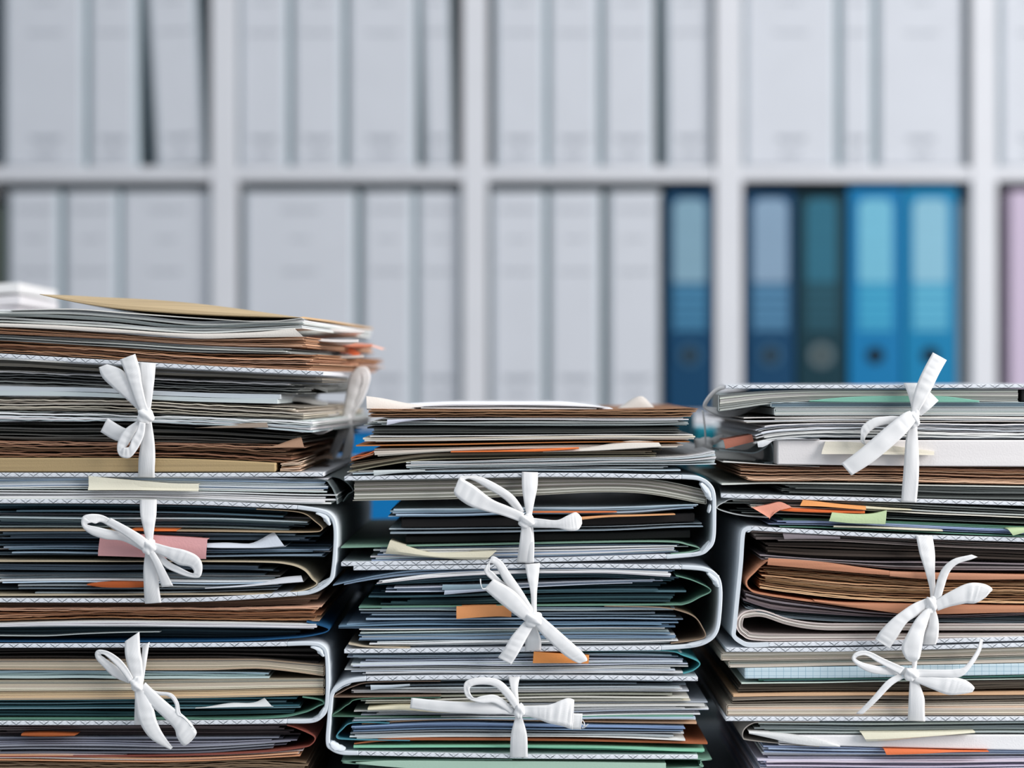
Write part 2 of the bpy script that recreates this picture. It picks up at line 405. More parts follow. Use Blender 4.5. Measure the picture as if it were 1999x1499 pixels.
# ---------------------------------------------------------------- room, desk, shelving
def struct(name, mb, mat): o = mb.build(name, mat); o['kind'] = 'structure'; return o
mb = MB(); mb.box(-3, 3.6, -2.6, 2.25, -.05, 0); struct('floor', mb, plain('grey_floor', '#8d9296', .5))
mb = MB(); mb.box(-3, 3.6, 1.86, 2.0, 0, 2.9); struct('wall_back', mb, plain('grey_wall', '#6d7375', .9))
e = empty('desk', (0, .25, 0)); tag(e, 'pale grey desk top that carries all the stacks of folders', 'desk')
md = plain('desk_laminate', '#b9bec2', .45); mm = plain('desk_metal', '#8a9094', .4)
mb = MB(); mb.box(-.8, .8, -.32, .48, DESK-.028, DESK-.0006); o = mb.build('desk_top', md, e, bevel=.003)
o.location = -e.location
for sx in (-.76, .72):
    for sy in (-.28, .40):
        mb = MB(); mb.box(sx, sx+.04, sy, sy+.04, 0, DESK-.028); o = mb.build('leg', mm, e, bevel=.003); o.location = -e.location

SY = 1.48                      # front plane of the shelving
def sh(px, py): return P(px, py, SY)
M_SH = plain('white_laminate', '#cfd1d6', .5)
M_BACK_SHADE = plain('back_shade', '#20282a', .9)  # shade of the deep compartments is put into this dark colour
sc0 = sh(1178, 1499); e = empty('shelving_unit', (sc0.x, SY+.18, 0)); tag(e, 'white open cube shelving unit across the back holding all the binders', 'shelf')
UX = [(-79, -31), (412, 461), (903, 951), (1397, 1449), (1897, 1946), (2390, 2438)]
boards = [(-170, -143), (325, 352), (806, 833), (1300, 1327), (1790, 1817), (2230, 2257)]
ztop, zbot = sh(0, -170).z, 0.0
for a, b in UX:
    mb = MB(); mb.box(sh(a, 0).x, sh(b, 0).x, SY, SY+.37, zbot, ztop); o = mb.build('upright', M_SH, e, bevel=.001); o.location = -e.location
for a, b in boards:
    for i in range(len(UX)-1):
        zb = max(.02, sh(0, b).z); zt = max(.04, sh(0, a).z)
        mb = MB(); mb.box(sh(UX[i][1], 0).x, sh(UX[i+1][0], 0).x, SY+.0015, SY+.368, zb, zt); o = mb.build('shelf_board', M_SH, e, bevel=.001); o.location = -e.location
mb = MB(); mb.box(sh(UX[0][0], 0).x, sh(UX[-1][1], 0).x, SY+.37, SY+.374, 0, ztop); o = mb.build('back_panel', M_BACK_SHADE, e); o.location = -e.location

M_WB = plain('white_binder_card', '#c4c8cf', .6); M_INK = plain('faded_print', '#6d7580', .8)
M_SIDE = plain('binder_side', '#bfcdd4', .7)
def white_binder(x0, x1, yt, yb, label, group, row, lean=0.0, wide=False, tint=M_WB, rec=0.012):
    """box binder on the shelf between pixels x0..x1, top yt, base yb; lean = px its top is shifted"""
    a, b = sh(x0, yb), sh(x1, yb); W = b.x-a.x; H = sh(0, yt).z-a.z
    g = empty('archive_binder', (a.x+W/2, SY+rec+.15, a.z+.0004)); tag(g, label, 'binder', group)
    i = 6.5*K*2.14; mb = MB(); mb.box(-W/2, W/2, -.1455, .15, 0, H); mb.build('binder_case', M_SIDE, g, bevel=.002)
    mb = MB(); mb.box(-W/2+i, W/2-i, -.15, -.1453, .002, H-.002); mb.build('spine_card', tint, g, bevel=.003)
    rows = [(62, .34, 7), (2, .22, 6)] if row == 'u' else [(410, .36, 8), (466, .2, 6), (530, .34, 8)]
    low = [(270, .27, 10), (300, .2, 8)] if row == 'u' else [(740, .28, 11), (772, .22, 8)]
    mb = MB(); q = random.Random(int(x0)+row.count('u'))
    pw = min(W, .075)
    for (py, hw, hh), st in [(r, .65) for r in rows]+[(r, 1.0) for r in low]:
        z = sh(0, py).z-a.z; h2 = hh*K*2.14*.5; x = -pw*hw
        for lnn in range(2):
            x = -pw*hw*(1-.2*lnn); zz = z+h2*(.5-lnn)
            while x < pw*hw*(1-.2*lnn):
                wd = q.uniform(.003, .007)*(1.1 if st == 1 else .8); mb.box(x, x+wd, -.1504, -.1499, zz-h2*.30*st, zz+h2*.30*st); x += wd+.0012
    mb.build('printed_label', M_INK, g)
    if lean: g.rotation_euler = (0, math.atan2(lean*K*2.14, H), 0); g.location.z += abs(math.sin(g.rotation_euler[1]))*W/2+.0005
    return g
G1, G2 = 'white archive binders on the upper shelf', 'white archive binders on the middle shelf'
UP = [(-110, -36, 0, 'cut off by the left edge', 0), ]
up = [(2, 162, 0, 'wide white binder at the far left of the upper shelf'),
      (168, 264, 0, 'narrow white binder between the wide far-left one and the leaning one, upper shelf'),
      (300, 398, -25, 'white binder leaning left beside a black gap, upper shelf of the leftmost compartment'),
      (463, 560, 0, 'narrow white binder first from the left in the second upper compartment'),
      (567, 668, 0, 'narrow white binder second from the left in the second upper compartment'),
      (675, 812, 0, 'wide white binder in the second upper compartment beside the thin leaning one'),
      (827, 886, -11, 'thin white binder tilting beside a dark slit, right end of second upper compartment'),
      (964, 1065, 0, 'white binder first from the left in the upper compartment above the dark blue file'),
      (1069, 1170, 0, 'white binder second from the left in the third upper compartment'),
      (1176, 1279, 0, 'white binder third from the left in the third upper compartment, left of the dark slit'),
      (1300, 1394, -3, 'white binder at the right end of the third upper compartment, right of the dark slit'),
      (1453, 1636, 0, 'wide white binder at the left of the upper compartment above the bright blue files'),
      (1642, 1708, 0, 'thin white binder squeezed between two wide ones in the fourth upper compartment'),
      (1714, 1888, 0, 'wide white binder at the right of the fourth upper compartment'),
      (1955, 2090, 0, 'white binder cut by the right edge of the photo on the upper shelf')]
for x0, x1, ln, lb in up: white_binder(x0, x1, -128, 325, lb, G1, 'u', ln)
lo = [(10, 112, 'narrow white binder at the far left of the middle shelf'),
      (120, 227, 'narrow white binder second from the left on the middle shelf'),
      (232, 410, 'wide white binder at the right of the leftmost middle compartment'),
      (472, 693, 'broadest white binder, left half of the second middle compartment'),
      (703, 806, 'narrow white binder just right of the broadest one on the middle shelf'),
      (811, 900, 'narrow white binder against the right wall of the second middle compartment'),
      (957, 1063, 'white binder at the left of the middle compartment that ends in a dark blue file'),
      (1070, 1174, 'white binder second from the left in the third middle compartment'),
      (1186, 1292, 'white binder directly left of the lone dark blue file')]
for x0, x1, lb in lo: white_binder(x0, x1, 371, 806, lb, G2, 'l')
mb = MB(); q = sh(1876, 806); mb.box(q.x, sh(1893, 0).x, SY+.02, SY+.3, q.z+.0004, sh(0, 392).z)
tag(recenter(mb.build('document_file', plain('beige_card', '#b0aca6', .7), bevel=.001)), 'thin beige file squeezed right of the bright blue files', 'file')
mb = MB(); q = sh(-28, 806); mb.box(q.x, sh(1, 0).x, SY+.02, SY+.3, q.z+.0004, sh(0, 400).z)
tag(recenter(mb.build('document_file', plain('olive_card', '#4d5650', .7), bevel=.001)), 'dark olive file cut by the left edge of the photo on the middle shelf', 'file')
def lever_arch(x0, x1, yt, yb, body, lab, low, ring, label, group, mx=13, ring_bright=False, rec=.004, base_y=806, marks=True):
    a, b = sh(x0, yb), sh(x1, yb); W = b.x-a.x; H = sh(0, yt).z-a.z; cx = a.x+W/2
    g = empty('lever_arch_file', (cx, SY+rec+.15, a.z+.0004)); tag(g, label, 'binder', group)
    mb = MB(); mb.box(-W/2, W/2, -.15, .15, 0, H, lin(body)); mb.build('file_case', M_GLOSSY, g, bevel=.002)
    if marks:
        s = K*2.14
        def lab_box(nm, p0, p1, colr, rad, dep, sx=0):
            z0, z1 = sh(0, p1).z-a.z, sh(0, p0).z-a.z; hw = W/2-mx*s; pts = []
            for (cx_, cz_, a0) in ((hw-rad, z1-rad, 0), (-hw+rad, z1-rad, 90), (-hw+rad*.3, z0+rad*.3, 180), (hw-rad*.3, z0+rad*.3, 270)):
                rr = rad if a0 < 180 else rad*.3
                for k in range(7):
                    th = math.radians(a0+k*15); pts.append((cx_+rr*math.cos(th), cz_+rr*math.sin(th)))
            m = MB(); n = len(pts)
            m.add([(p[0], -.15-dep, p[1]) for p in pts]+[(p[0], -.1495, p[1]) for p in pts],
                  [tuple(range(n-1, -1, -1))]+[(i, (i+1) % n, n+(i+1) % n, n+i) for i in range(n)], lin(colr), smooth=False)
            return m.build(nm, M_SMOOTH, g)
        lab_box('spine_label', 388, 552, lab, .012, .0006)
        ll = lab_box('lower_label', 556, 645, low, .004, .0006)
        m = MB()
        for yy in (574, 594, 614, 632):
            z = sh(0, yy).z-a.z; m.box(-W/2+mx*s, W/2-mx*s, -.1512, -.1505, z-.0009, z+.0009, lin(body))
        m.build('ruled_lines', M_GLOSSY, ll)
        zc = sh(0, 694).z-a.z; m = MB(); n = 32; R1, R2 = (.0165, .010) if not ring_bright else (.018, .008)
        if ring == 'hole': R1, R2 = .0125, .0095
        vs = []; fs = []
        for i in range(n):
            th = 2*math.pi*i/n; c, s_ = math.cos(th), math.sin(th)
            vs += [(R1*c, -.1502, zc+R1*s_), (R1*.95*c, -.1520, zc+R1*.95*s_), (R2*1.05*c, -.1520, zc+R2*1.05*s_), (R2*c, -.1500, zc+R2*s_)]
        for i in range(n):
            for k in range(3): p = i*4+k; r = ((i+1) % n)*4+k; fs.append((p, r, r+1, p+1))
        m.add(vs, fs, lin({'dark': '#27506e', 'hole': '#10608f', 'grey': '#3d5058'}[ring])); rg = m.build('finger_ring', plain('ring_metal', {'dark': '#345a75', 'hole': '#123b55', 'grey': '#56666b'}[ring], .35), g)
        m = MB(); m.add([(R2*1.02*math.cos(2*math.pi*i/n), -.1503, zc+R2*1.02*math.sin(2*math.pi*i/n)) for i in range(n)], [tuple(range(n-1, -1, -1))], (1, 1, 1), smooth=False)
        m.build('finger_hole', plain('hole_dark', {'dark': '#1a2226', 'hole': '#0c1418', 'grey': '#2a3433'}[ring], .9), g)
    return g
GB = 'coloured lever arch files on the middle shelf'
lever_arch(1302, 1392, 372, 806, '#083b5c', '#7799ab', '#3d7698', 'dark', 'dark blue lever arch file alone beside the white binders', GB)
lever_arch(1458, 1552, 374, 806, '#083b5c', '#7d97ae', '#4a7a9b', 'dark', 'dark blue lever arch file left of the dark teal one', GB)
lever_arch(1556, 1652, 376, 806, '#07303b', '#246075', '#1c4b5a', 'grey', 'dark teal lever arch file between the dark blue and bright blue files', GB, mx=18, ring_bright=True)
lever_arch(1657, 1763, 366, 806, '#036c9e', '#69acc4', '#3a97b9', 'hole', 'bright blue lever arch file right next to the dark teal one', GB, mx=20)
lever_arch(1766, 1870, 366, 806, '#03739f', '#7fb0c4', '#56a4c0', 'hole', 'bright blue lever arch file rightmost, beside the thin beige file', GB, mx=18)
lever_arch(1973, 2080, 372, 806, '#b9abc0', '#c6bdd0', '#b7a8bf', 'dark', 'pale mauve file cut by the right edge of the photo', GB, marks=False)
GL = 'files on the lowest shelf seen through the gaps between stacks'
lever_arch(570, 668, 842, 1298, '#056fae', '', '', 'dark', 'bright blue file low on the shelf, seen left of the hanging white bow', GL, marks=False)
lever_arch(672, 800, 842, 1298, '#056fae', '', '', 'dark', 'bright blue file low on the shelf, seen right of the hanging white bow', GL, marks=False)
lever_arch(1300, 1345, 850, 1298, '#0b3e58', '', '', 'dark', 'dark blue file low on the shelf, seen right of the middle stack', GL, marks=False)
lever_arch(1347, 1394, 856, 1298, '#1c9bab', '', '', 'dark', 'turquoise file low on the shelf behind the hanging loop of tape', GL, marks=False)

# ---------------------------------------------------------------- ribbon folders
XL, XR = -118, 2150
FA = ribbon_folder('topmost ribbon-tied folder of the left stack, its bow hanging over grey and tan papers',
    [(XL, 686), (0, 694), (200, 706), (400, 718), (632, 729)], [(XL, 926), (200, 927), (400, 927), (632, 926)])
FB = ribbon_folder('second folder down in the left stack, bow over a pink note, white spine at right',
    [(XL, 978), (200, 979), (400, 982), (580, 990)], [(XL, 1171), (200, 1172), (400, 1170), (580, 1159)],
    [(580, 990), (625, 997), (645, 1006), (654, 1025), (655, 1060), (651, 1110), (645, 1132), (625, 1148), (604, 1156), (580, 1159)],
    [([(618, 1000), (634, 1006), (644, 1024)], 6), ([(603, 1152), (622, 1142), (642, 1130)], 6)])
FC = ribbon_folder('third folder down in the left stack with thick taupe books and bow near its left',
    [(XL, 1260), (200, 1260), (400, 1259), (560, 1257)], [(XL, 1411), (200, 1411), (400, 1410), (560, 1408)],
    [(560, 1257), (605, 1256), (628, 1261), (638, 1280), (640, 1340), (637, 1380), (628, 1397), (608, 1407), (560, 1408)],
    [([(608, 1261), (622, 1265), (632, 1280)], 6), ([(612, 1402), (624, 1396), (633, 1380)], 6)])
FE = ribbon_folder('top folder of the middle stack with dark books inside and a spine at right',
    [(672, 934), (880, 930), (1100, 927), (1330, 931)], [(666, 1101), (900, 1097), (1100, 1092), (1300, 1086)],
    [(1330, 931), (1364, 934), (1384, 946), (1393, 966), (1394, 1010), (1392, 1052), (1382, 1070), (1362, 1081), (1300, 1087)],
    [([(1368, 942), (1380, 956), (1388, 975)], 7), ([(1386, 985), (1384, 1000)], 4), ([(1352, 1080), (1370, 1074), (1384, 1058)], 6)])
FF = ribbon_folder('second folder of the middle stack full of blue-grey papers, bow with a long slanting loop',
    [(690, 1109), (900, 1107), (1100, 1104), (1330, 1107)], [(672, 1271), (900, 1269), (1100, 1267), (1290, 1265)],
    [(1330, 1107), (1374, 1111), (1398, 1124), (1406, 1150), (1404, 1200), (1398, 1232), (1382, 1250), (1352, 1260), (1290, 1265)],
    [([(1382, 1117), (1396, 1128), (1402, 1144)], 7), ([(1340, 1258), (1368, 1252), (1390, 1240)], 7)])
FG = ribbon_folder('lowest folder of the middle stack, its spine at left and bow with a frayed end',
    [(715, 1325), (900, 1322), (1100, 1322), (1362, 1325)], [(700, 1470), (900, 1474), (1100, 1477), (1362, 1477)],
    [(715, 1325), (685, 1329), (662, 1339), (648, 1356), (643, 1400), (640, 1448), (648, 1461), (668, 1469), (700, 1470)],
    [([(652, 1352), (668, 1340), (684, 1334)], 5), ([(645, 1448), (656, 1459), (672, 1463)], 7)])
FH = ribbon_folder('top folder of the right stack with a stiff white bow standing above its edge',
    [(1416, 755), (1700, 755), (1900, 754), (XR, 753)], [(1407, 968), (1600, 973), (1800, 978), (XR, 988)], th=7, bshift=.03)
FI = ribbon_folder('folder of the right stack around a salmon wrapper of browned papers, spine at left',
    [(1466, 1031), (1600, 1039), (1800, 1048), (XR, 1058)], [(1500, 1258), (1700, 1255), (1900, 1249), (XR, 1242)],
    [(1466, 1031), (1456, 1033), (1450, 1044), (1446, 1100), (1440, 1160), (1434, 1220), (1433, 1241), (1448, 1254), (1464, 1259), (1500, 1258)],
    [([(1460, 1036), (1466, 1034)], 5)], th=8)
FJ = ribbon_folder('lower folder of the right stack with taupe books and a wide spreading bow',
    [(1417, 1268), (1600, 1268), (1800, 1264), (XR, 1254)], [(1416, 1403), (1700, 1403), (1900, 1403), (XR, 1402)])

bow(FA, dict(box=(267, 302, 796, 828), d=9), [
    ('ribbon_tail', [((193, 717), (209, 711)), ((200, 737), (238, 722)), ((224, 760), (254, 744)), ((250, 782), (268, 770)), ((271, 802), (284, 796))], dict(d=(7, 9))),
    ('ribbon_tail', [((234, 702), (264, 691)), ((243, 725), (273, 720)), ((252, 750), (277, 748)), ((266, 788), (284, 782)), ((275, 806), (290, 802))], dict(d=(10, 10))),
    ('ribbon_strap', [((272, 707), (304, 709)), ((273, 735), (302, 735)), ((278, 770), (298, 770)), ((279, 806), (293, 806))], dict(d=(1.4, 8))),
    ('ribbon_tail', [((196, 843), (210, 816)), ((232, 861), (248, 837)), ((262, 846), (268, 826)), ((272, 826), (278, 816))], dict(d=(4, 6))),
    ('ribbon_loop', [((280, 816), (268, 822)), ((262, 848), (244, 838)), ((250, 868), (231, 860)), ((240, 878), (229, 880)), ((242, 874), (237, 892)), ((252, 872), (254, 893)), ((257, 858), (270, 874)), ((266, 842), (281, 850)), ((272, 824), (284, 826))], dict(d=(9, 13), bulge=3)),
    ('ribbon_strap', [((284, 820), (295, 818)), ((276, 860), (301, 858)), ((271, 892), (303, 890)), ((270, 915), (302, 915)), ((270, 930), (302, 932))], dict(d=(8, 1.4)))])
bow(FA, dict(box=(664, 690, 806, 838), d=0, a=1.8), [
    ('ribbon_loop', [((690, 820), (668, 826)), ((698, 790), (671, 795)), ((705, 762), (677, 762)), ((708, 745), (683, 735)), ((706, 736), (698, 717)), ((706, 738), (716, 717)), ((706, 748), (723, 734)), ((701, 765), (719, 754)), ((690, 795), (706, 786)), ((678, 820), (684, 820))], dict(d=(0, 0), bulge=4)),
    ('ribbon_tail', [((668, 822), (682, 830)), ((650, 865), (666, 872)), ((636, 896), (650, 902))], dict(d=(0, 6))),
    ('ribbon_tail', [((672, 826), (688, 826)), ((673, 862), (691, 860)), ((664, 898), (684, 896))], dict(d=(0, 2)))], off=.16)
bow(FB, dict(box=(277, 306, 1050, 1082), d=9, a=.2), [
    ('ribbon_strap', [((273, 975), (306, 975)), ((274, 1005), (305, 1005)), ((280, 1032), (301, 1032)), ((286, 1060), (298, 1060))], dict(d=(1.4, 8))),
    ('ribbon_loop', [((280, 1076), (286, 1062)), ((240, 1056), (248, 1040)), ((205, 1052), (228, 1037)), ((176, 1042), (192, 1029)), ((160, 1026), (170, 1024)), ((162, 1008), (178, 1020)), ((182, 1003), (186, 1022)), ((206, 1008), (200, 1020)), ((240, 1030), (232, 1040)), ((282, 1058), (276, 1068))], dict(d=(8, 6), bulge=5)),
    ('ribbon_tail', [((204, 1022), (216, 1011)), ((240, 1043), (252, 1030)), ((268, 1064), (281, 1048)), ((282, 1074), (291, 1060))], dict(d=(12, 11))),
    ('ribbon_loop', [((299, 1058), (298, 1076)), ((330, 1067), (324, 1088)), ((362, 1074), (348, 1102)), ((386, 1086), (370, 1106)), ((395, 1104), (378, 1114)), ((390, 1126), (377, 1119)), ((368, 1126), (368, 1116)), ((345, 1118), (349, 1106)), ((322, 1106), (328, 1094)), ((300, 1080), (305, 1070))], dict(d=(10, 8), bulge=4)),
    ('ribbon_tail', [((285, 1076), (299, 1073)), ((299, 1100), (313, 1095)), ((316, 1146), (338, 1143))], dict(d=(10, 7))),
    ('ribbon_strap', [((284, 1076), (294, 1074)), ((280, 1110), (307, 1110)), ((281, 1150), (311, 1150)), ((283, 1178), (315, 1176))], dict(d=(8, 1.4)))])
bow(FC, dict(box=(254, 281, 1320, 1350), d=9, a=2.4), [
    ('ribbon_tail', [((244, 1252), (272, 1233)), ((244, 1275), (274, 1270)), ((249, 1300), (278, 1295)), ((257, 1330), (279, 1326))], dict(d=(8, 9))),
    ('ribbon_strap', [((278, 1262), (292, 1253)), ((276, 1285), (287, 1285)), ((271, 1325), (281, 1325))], dict(d=(2, 8))),
    ('ribbon_loop', [((252, 1334), (260, 1324)), ((222, 1321), (238, 1308)), ((202, 1302), (218, 1294)), ((188, 1286), (200, 1281)), ((186, 1274), (196, 1278)), ((194, 1268), (201, 1277)), ((213, 1272), (208, 1281)), ((234, 1286), (222, 1294)), ((249, 1304), (238, 1312)), ((260, 1324), (252, 1332))], dict(d=(7, 11), bulge=3)),
    ('ribbon_strap', [((264, 1344), (276, 1344)), ((263, 1380), (285, 1380)), ((262, 1414), (292, 1414))], dict(d=(7, 1.4))),
    ('ribbon_tail', [((262, 1342), (277, 1338)), ((266, 1385), (298, 1378)), ((275, 1415), (306, 1407)), ((296, 1443), (318, 1432)), ((333, 1463), (337, 1459))], dict(d=(9, 8))),
    ('ribbon_loop', [((270, 1346), (284, 1332)), ((285, 1369), (309, 1356)), ((315, 1396), (339, 1382)), ((340, 1422), (358, 1396)), ((346, 1440), (374, 1412)), ((361, 1455), (384, 1430)), ((384, 1430), (378, 1424)), ((366, 1408), (358, 1400)), ((353, 1392), (344, 1394)), ((348, 1370), (341, 1374)), ((334, 1353), (328, 1359)), ((306, 1349), (304, 1357)), ((284, 1340), (276, 1348))], dict(d=(9, 7), bulge=4))])
bow(FE, dict(box=(1011, 1044, 1002, 1030), d=9, a=.9), [
    ('ribbon_strap', [((1019, 921), (1050, 922)), ((1019, 950), (1049, 950)), ((1023, 980), (1043, 980)), ((1028, 1008), (1038, 1008))], dict(d=(1.4, 8))),
    ('ribbon_loop', [((1012, 1004), (1024, 998)), ((985, 975), (1002, 967)), ((950, 953), (968, 944)), ((925, 938), (936, 930)), ((908, 936), (912, 929)), ((886, 960), (898, 931)), ((910, 984), (926, 948)), ((942, 996), (960, 974)), ((980, 1006), (992, 988)), ((1014, 1018), (1024, 1002))], dict(d=(7, 11), bulge=3)),
    ('ribbon_loop', [((1034, 1010), (1034, 1028)), ((1060, 1013), (1060, 1030)), ((1088, 1015), (1090, 1031)), ((1108, 1006), (1110, 1036)), ((1124, 1000), (1128, 1034)), ((1135, 1010), (1136, 1022))], dict(d=(9, 9), bulge=3)),
    ('ribbon_strap', [((1018, 1026), (1034, 1022)), ((1014, 1060), (1040, 1052)), ((1009, 1097), (1036, 1099))], dict(d=(9, 1.9))),
    ('ribbon_tail', [((1028, 1024), (1040, 1022)), ((1024, 1060), (1043, 1060)), ((1026, 1099), (1042, 1098))], dict(d=(7, 2)))])
bow(FF, dict(box=(1024, 1060, 1193, 1224), d=9, a=1.2), [
    ('ribbon_strap', [((1024, 1101), (1054, 1099)), ((1030, 1130), (1051, 1130)), ((1036, 1160), (1048, 1160)), ((1038, 1200), (1048, 1200))], dict(d=(1.4, 8))),
    ('ribbon_loop', [((1030, 1208), (1044, 1194)), ((1002, 1165), (1020, 1154)), ((982, 1132), (998, 1122)), ((968, 1106), (980, 1096)), ((956, 1099), (960, 1086)), ((945, 1112), (956, 1110)), ((951, 1124), (962, 1116)), ((967, 1138), (976, 1130)), ((990, 1160), (998, 1150)), ((1020, 1200), (1030, 1190))], dict(d=(8, 6), bulge=5)),
    ('ribbon_tail', [((945, 1150), (963, 1130)), ((975, 1176), (1003, 1153)), ((1006, 1200), (1030, 1183)), ((1028, 1214), (1042, 1202))], dict(d=(12, 10))),
    ('loose_thread', [((948, 1148), (948, 1149.4)), ((942, 1148), (942, 1149.4)), ((938, 1140), (939.4, 1140)), ((937, 1130), (938.6, 1130))], dict(d=(12, 12), bulge=1)),
    ('ribbon_tail', [((1028, 1208), (1044, 1218)), ((1000, 1240), (1028, 1246)), ((985, 1265), (1012, 1275)), ((972, 1283), (998, 1297))], dict(d=(9, 10))),
    ('ribbon_strap', [((1030, 1220), (1046, 1220)), ((1026, 1248), (1056, 1248)), ((1025, 1270), (1056, 1269))], dict(d=(7, 1.4))),
    ('ribbon_loop', [((1050, 1196), (1040, 1216)), ((1078, 1220), (1060, 1240)), ((1112, 1250), (1085, 1264)), ((1136, 1272), (1106, 1282)), ((1146, 1286), (1128, 1294)), ((1140, 1288), (1130, 1290)), ((1110, 1262), (1098, 1266)), ((1070, 1228), (1060, 1232)), ((1044, 1208), (1036, 1214))], dict(d=(11, 7), bulge=2))])
bow(FG, dict(box=(1003, 1025, 1370, 1402), d=9, a=0), [
    ('ribbon_strap', [((992, 1321), (1015, 1321)), ((997, 1345), (1011, 1345)), ((1004, 1378), (1014, 1378))], dict(d=(1.4, 8))),
    ('ribbon_loop', [((1004, 1384), (1012, 1372)), ((985, 1359), (997, 1348)), ((965, 1340), (974, 1327)), ((940, 1336), (940, 1322)), ((920, 1340), (912, 1328)), ((917, 1350), (905, 1342)), ((926, 1362), (912, 1362)), ((942, 1358), (938, 1372)), ((965, 1356), (962, 1372)), ((984, 1366), (978, 1380)), ((1004, 1386), (998, 1394))], dict(d=(11, 9), bulge=4)),
    ('ribbon_tail', [((800, 1382), (803, 1362)), ((850, 1389), (856, 1367)), ((900, 1392), (906, 1370)), ((948, 1394), (955, 1372)), ((985, 1394), (986, 1376)), ((1007, 1396), (1007, 1382))], dict(d=(8, 8))),
    ('ribbon_loop', [((1018, 1378), (1018, 1396)), ((1048, 1377), (1048, 1403)), ((1074, 1375), (1070, 1411)), ((1106, 1363), (1096, 1417)), ((1121, 1366), (1118, 1424))], dict(d=(9, 9), bulge=2)),
    ('ribbon_tail', [((1096, 1390), (1092, 1414)), ((1116, 1392), (1112, 1422)), ((1137, 1393), (1134, 1424))], dict(d=(7, 7), bulge=0)),
    ('loose_thread', [((1136, 1412), (1136, 1413.4)), ((1142, 1416), (1142, 1417.4)), ((1148, 1413), (1148, 1414.4))], dict(d=(7, 9), bulge=0)),
    ('loose_thread', [((1136, 1420), (1136, 1421.4)), ((1141, 1419), (1141, 1420.4)), ((1145, 1415), (1146, 1416))], dict(d=(7, 9), bulge=0)),
    ('loose_thread', [((1137, 1405), (1137, 1406.4)), ((1140, 1411), (1141, 1411)), ((1139, 1418), (1140.4, 1418))], dict(d=(7, 8), bulge=0)),
    ('ribbon_strap', [((1007, 1396), (1018, 1396)), ((998, 1430), (1028, 1430)), ((996, 1455), (1030, 1455)), ((996, 1478), (1030, 1478))], dict(d=(8, 1.4)))])
bow(FH, dict(box=(1775, 1796, 798, 836), d=9, a=1.5), [
    ('ribbon_strap', [((1764, 748), (1800, 748)), ((1771, 765), (1799, 765)), ((1778, 790), (1794, 790)), ((1780, 808), (1790, 808))], dict(d=(1.4, 8))),
    ('ribbon_tail', [((1821, 688), (1848, 703)), ((1806, 715), (1833, 730)), ((1792, 745), (1820, 757)), ((1782, 778), (1805, 784)), ((1779, 804), (1792, 806))], dict(d=(8, 10))),
    ('ribbon_tail', [((1814, 764), (1832, 782)), ((1800, 785), (1815, 798)), ((1786, 804), (1798, 812))], dict(d=(7, 8))),
    ('ribbon_loop', [((1784, 818), (1784, 804)), ((1758, 828), (1760, 812)), ((1735, 828), (1738, 812)), ((1710, 834), (1706, 816)), ((1693, 848), (1683, 832)), ((1688, 860), (1680, 850)), ((1694, 868), (1682, 864)), ((1704, 862), (1700, 868)), ((1750, 838), (1748, 846)), ((1784, 816), (1782, 826))], dict(d=(8, 5), bulge=3)),
    ('ribbon_tail', [((1642, 905), (1662, 928)), ((1680, 876), (1706, 900)), ((1730, 833), (1756, 858)), ((1762, 808), (1780, 832)), ((1776, 802), (1790, 816))], dict(d=(13, 11))),
    ('ribbon_strap', [((1774, 832), (1790, 832)), ((1768, 860), (1792, 860)), ((1765, 900), (1794, 900)), ((1762, 940), (1793, 940)), ((1759, 979), (1789, 981))], dict(d=(8, 1.4)))])
k = strip('ribbon_loop', [((1420, 752), (1414, 760)), ((1398, 757), (1404, 763)), ((1382, 772), (1390, 775)), ((1372, 790), (1380, 790)), ((1378, 800), (1384, 794)), ((1405, 812), (1405, 796)), ((1440, 812), (1438, 800)), ((1475, 796), (1472, 790)), ((1496, 788), (1494, 784))], FH, d=(0, -6), bulge=-2, off=.05)
k.location = -FH.location
knb = knot(1352, 1396, 850, 892, FH, d=0, off=.09, ang=1.1); knb.location = -FH.location
k = strip('ribbon_tail', [((1380, 860), (1384, 874)), ((1396, 852), (1398, 866)), ((1412, 848), (1412, 858))], FH, d=(0, -4), bulge=0, off=.09); k.location = -FH.location
k = strip('ribbon_cord', [((1370, 800), (1373, 800)), ((1374, 830), (1377, 830)), ((1376, 862), (1379, 862)), ((1378, 890), (1381, 890))], FH, d=(0, 0), bulge=0, off=.07)
k.location = -FH.location
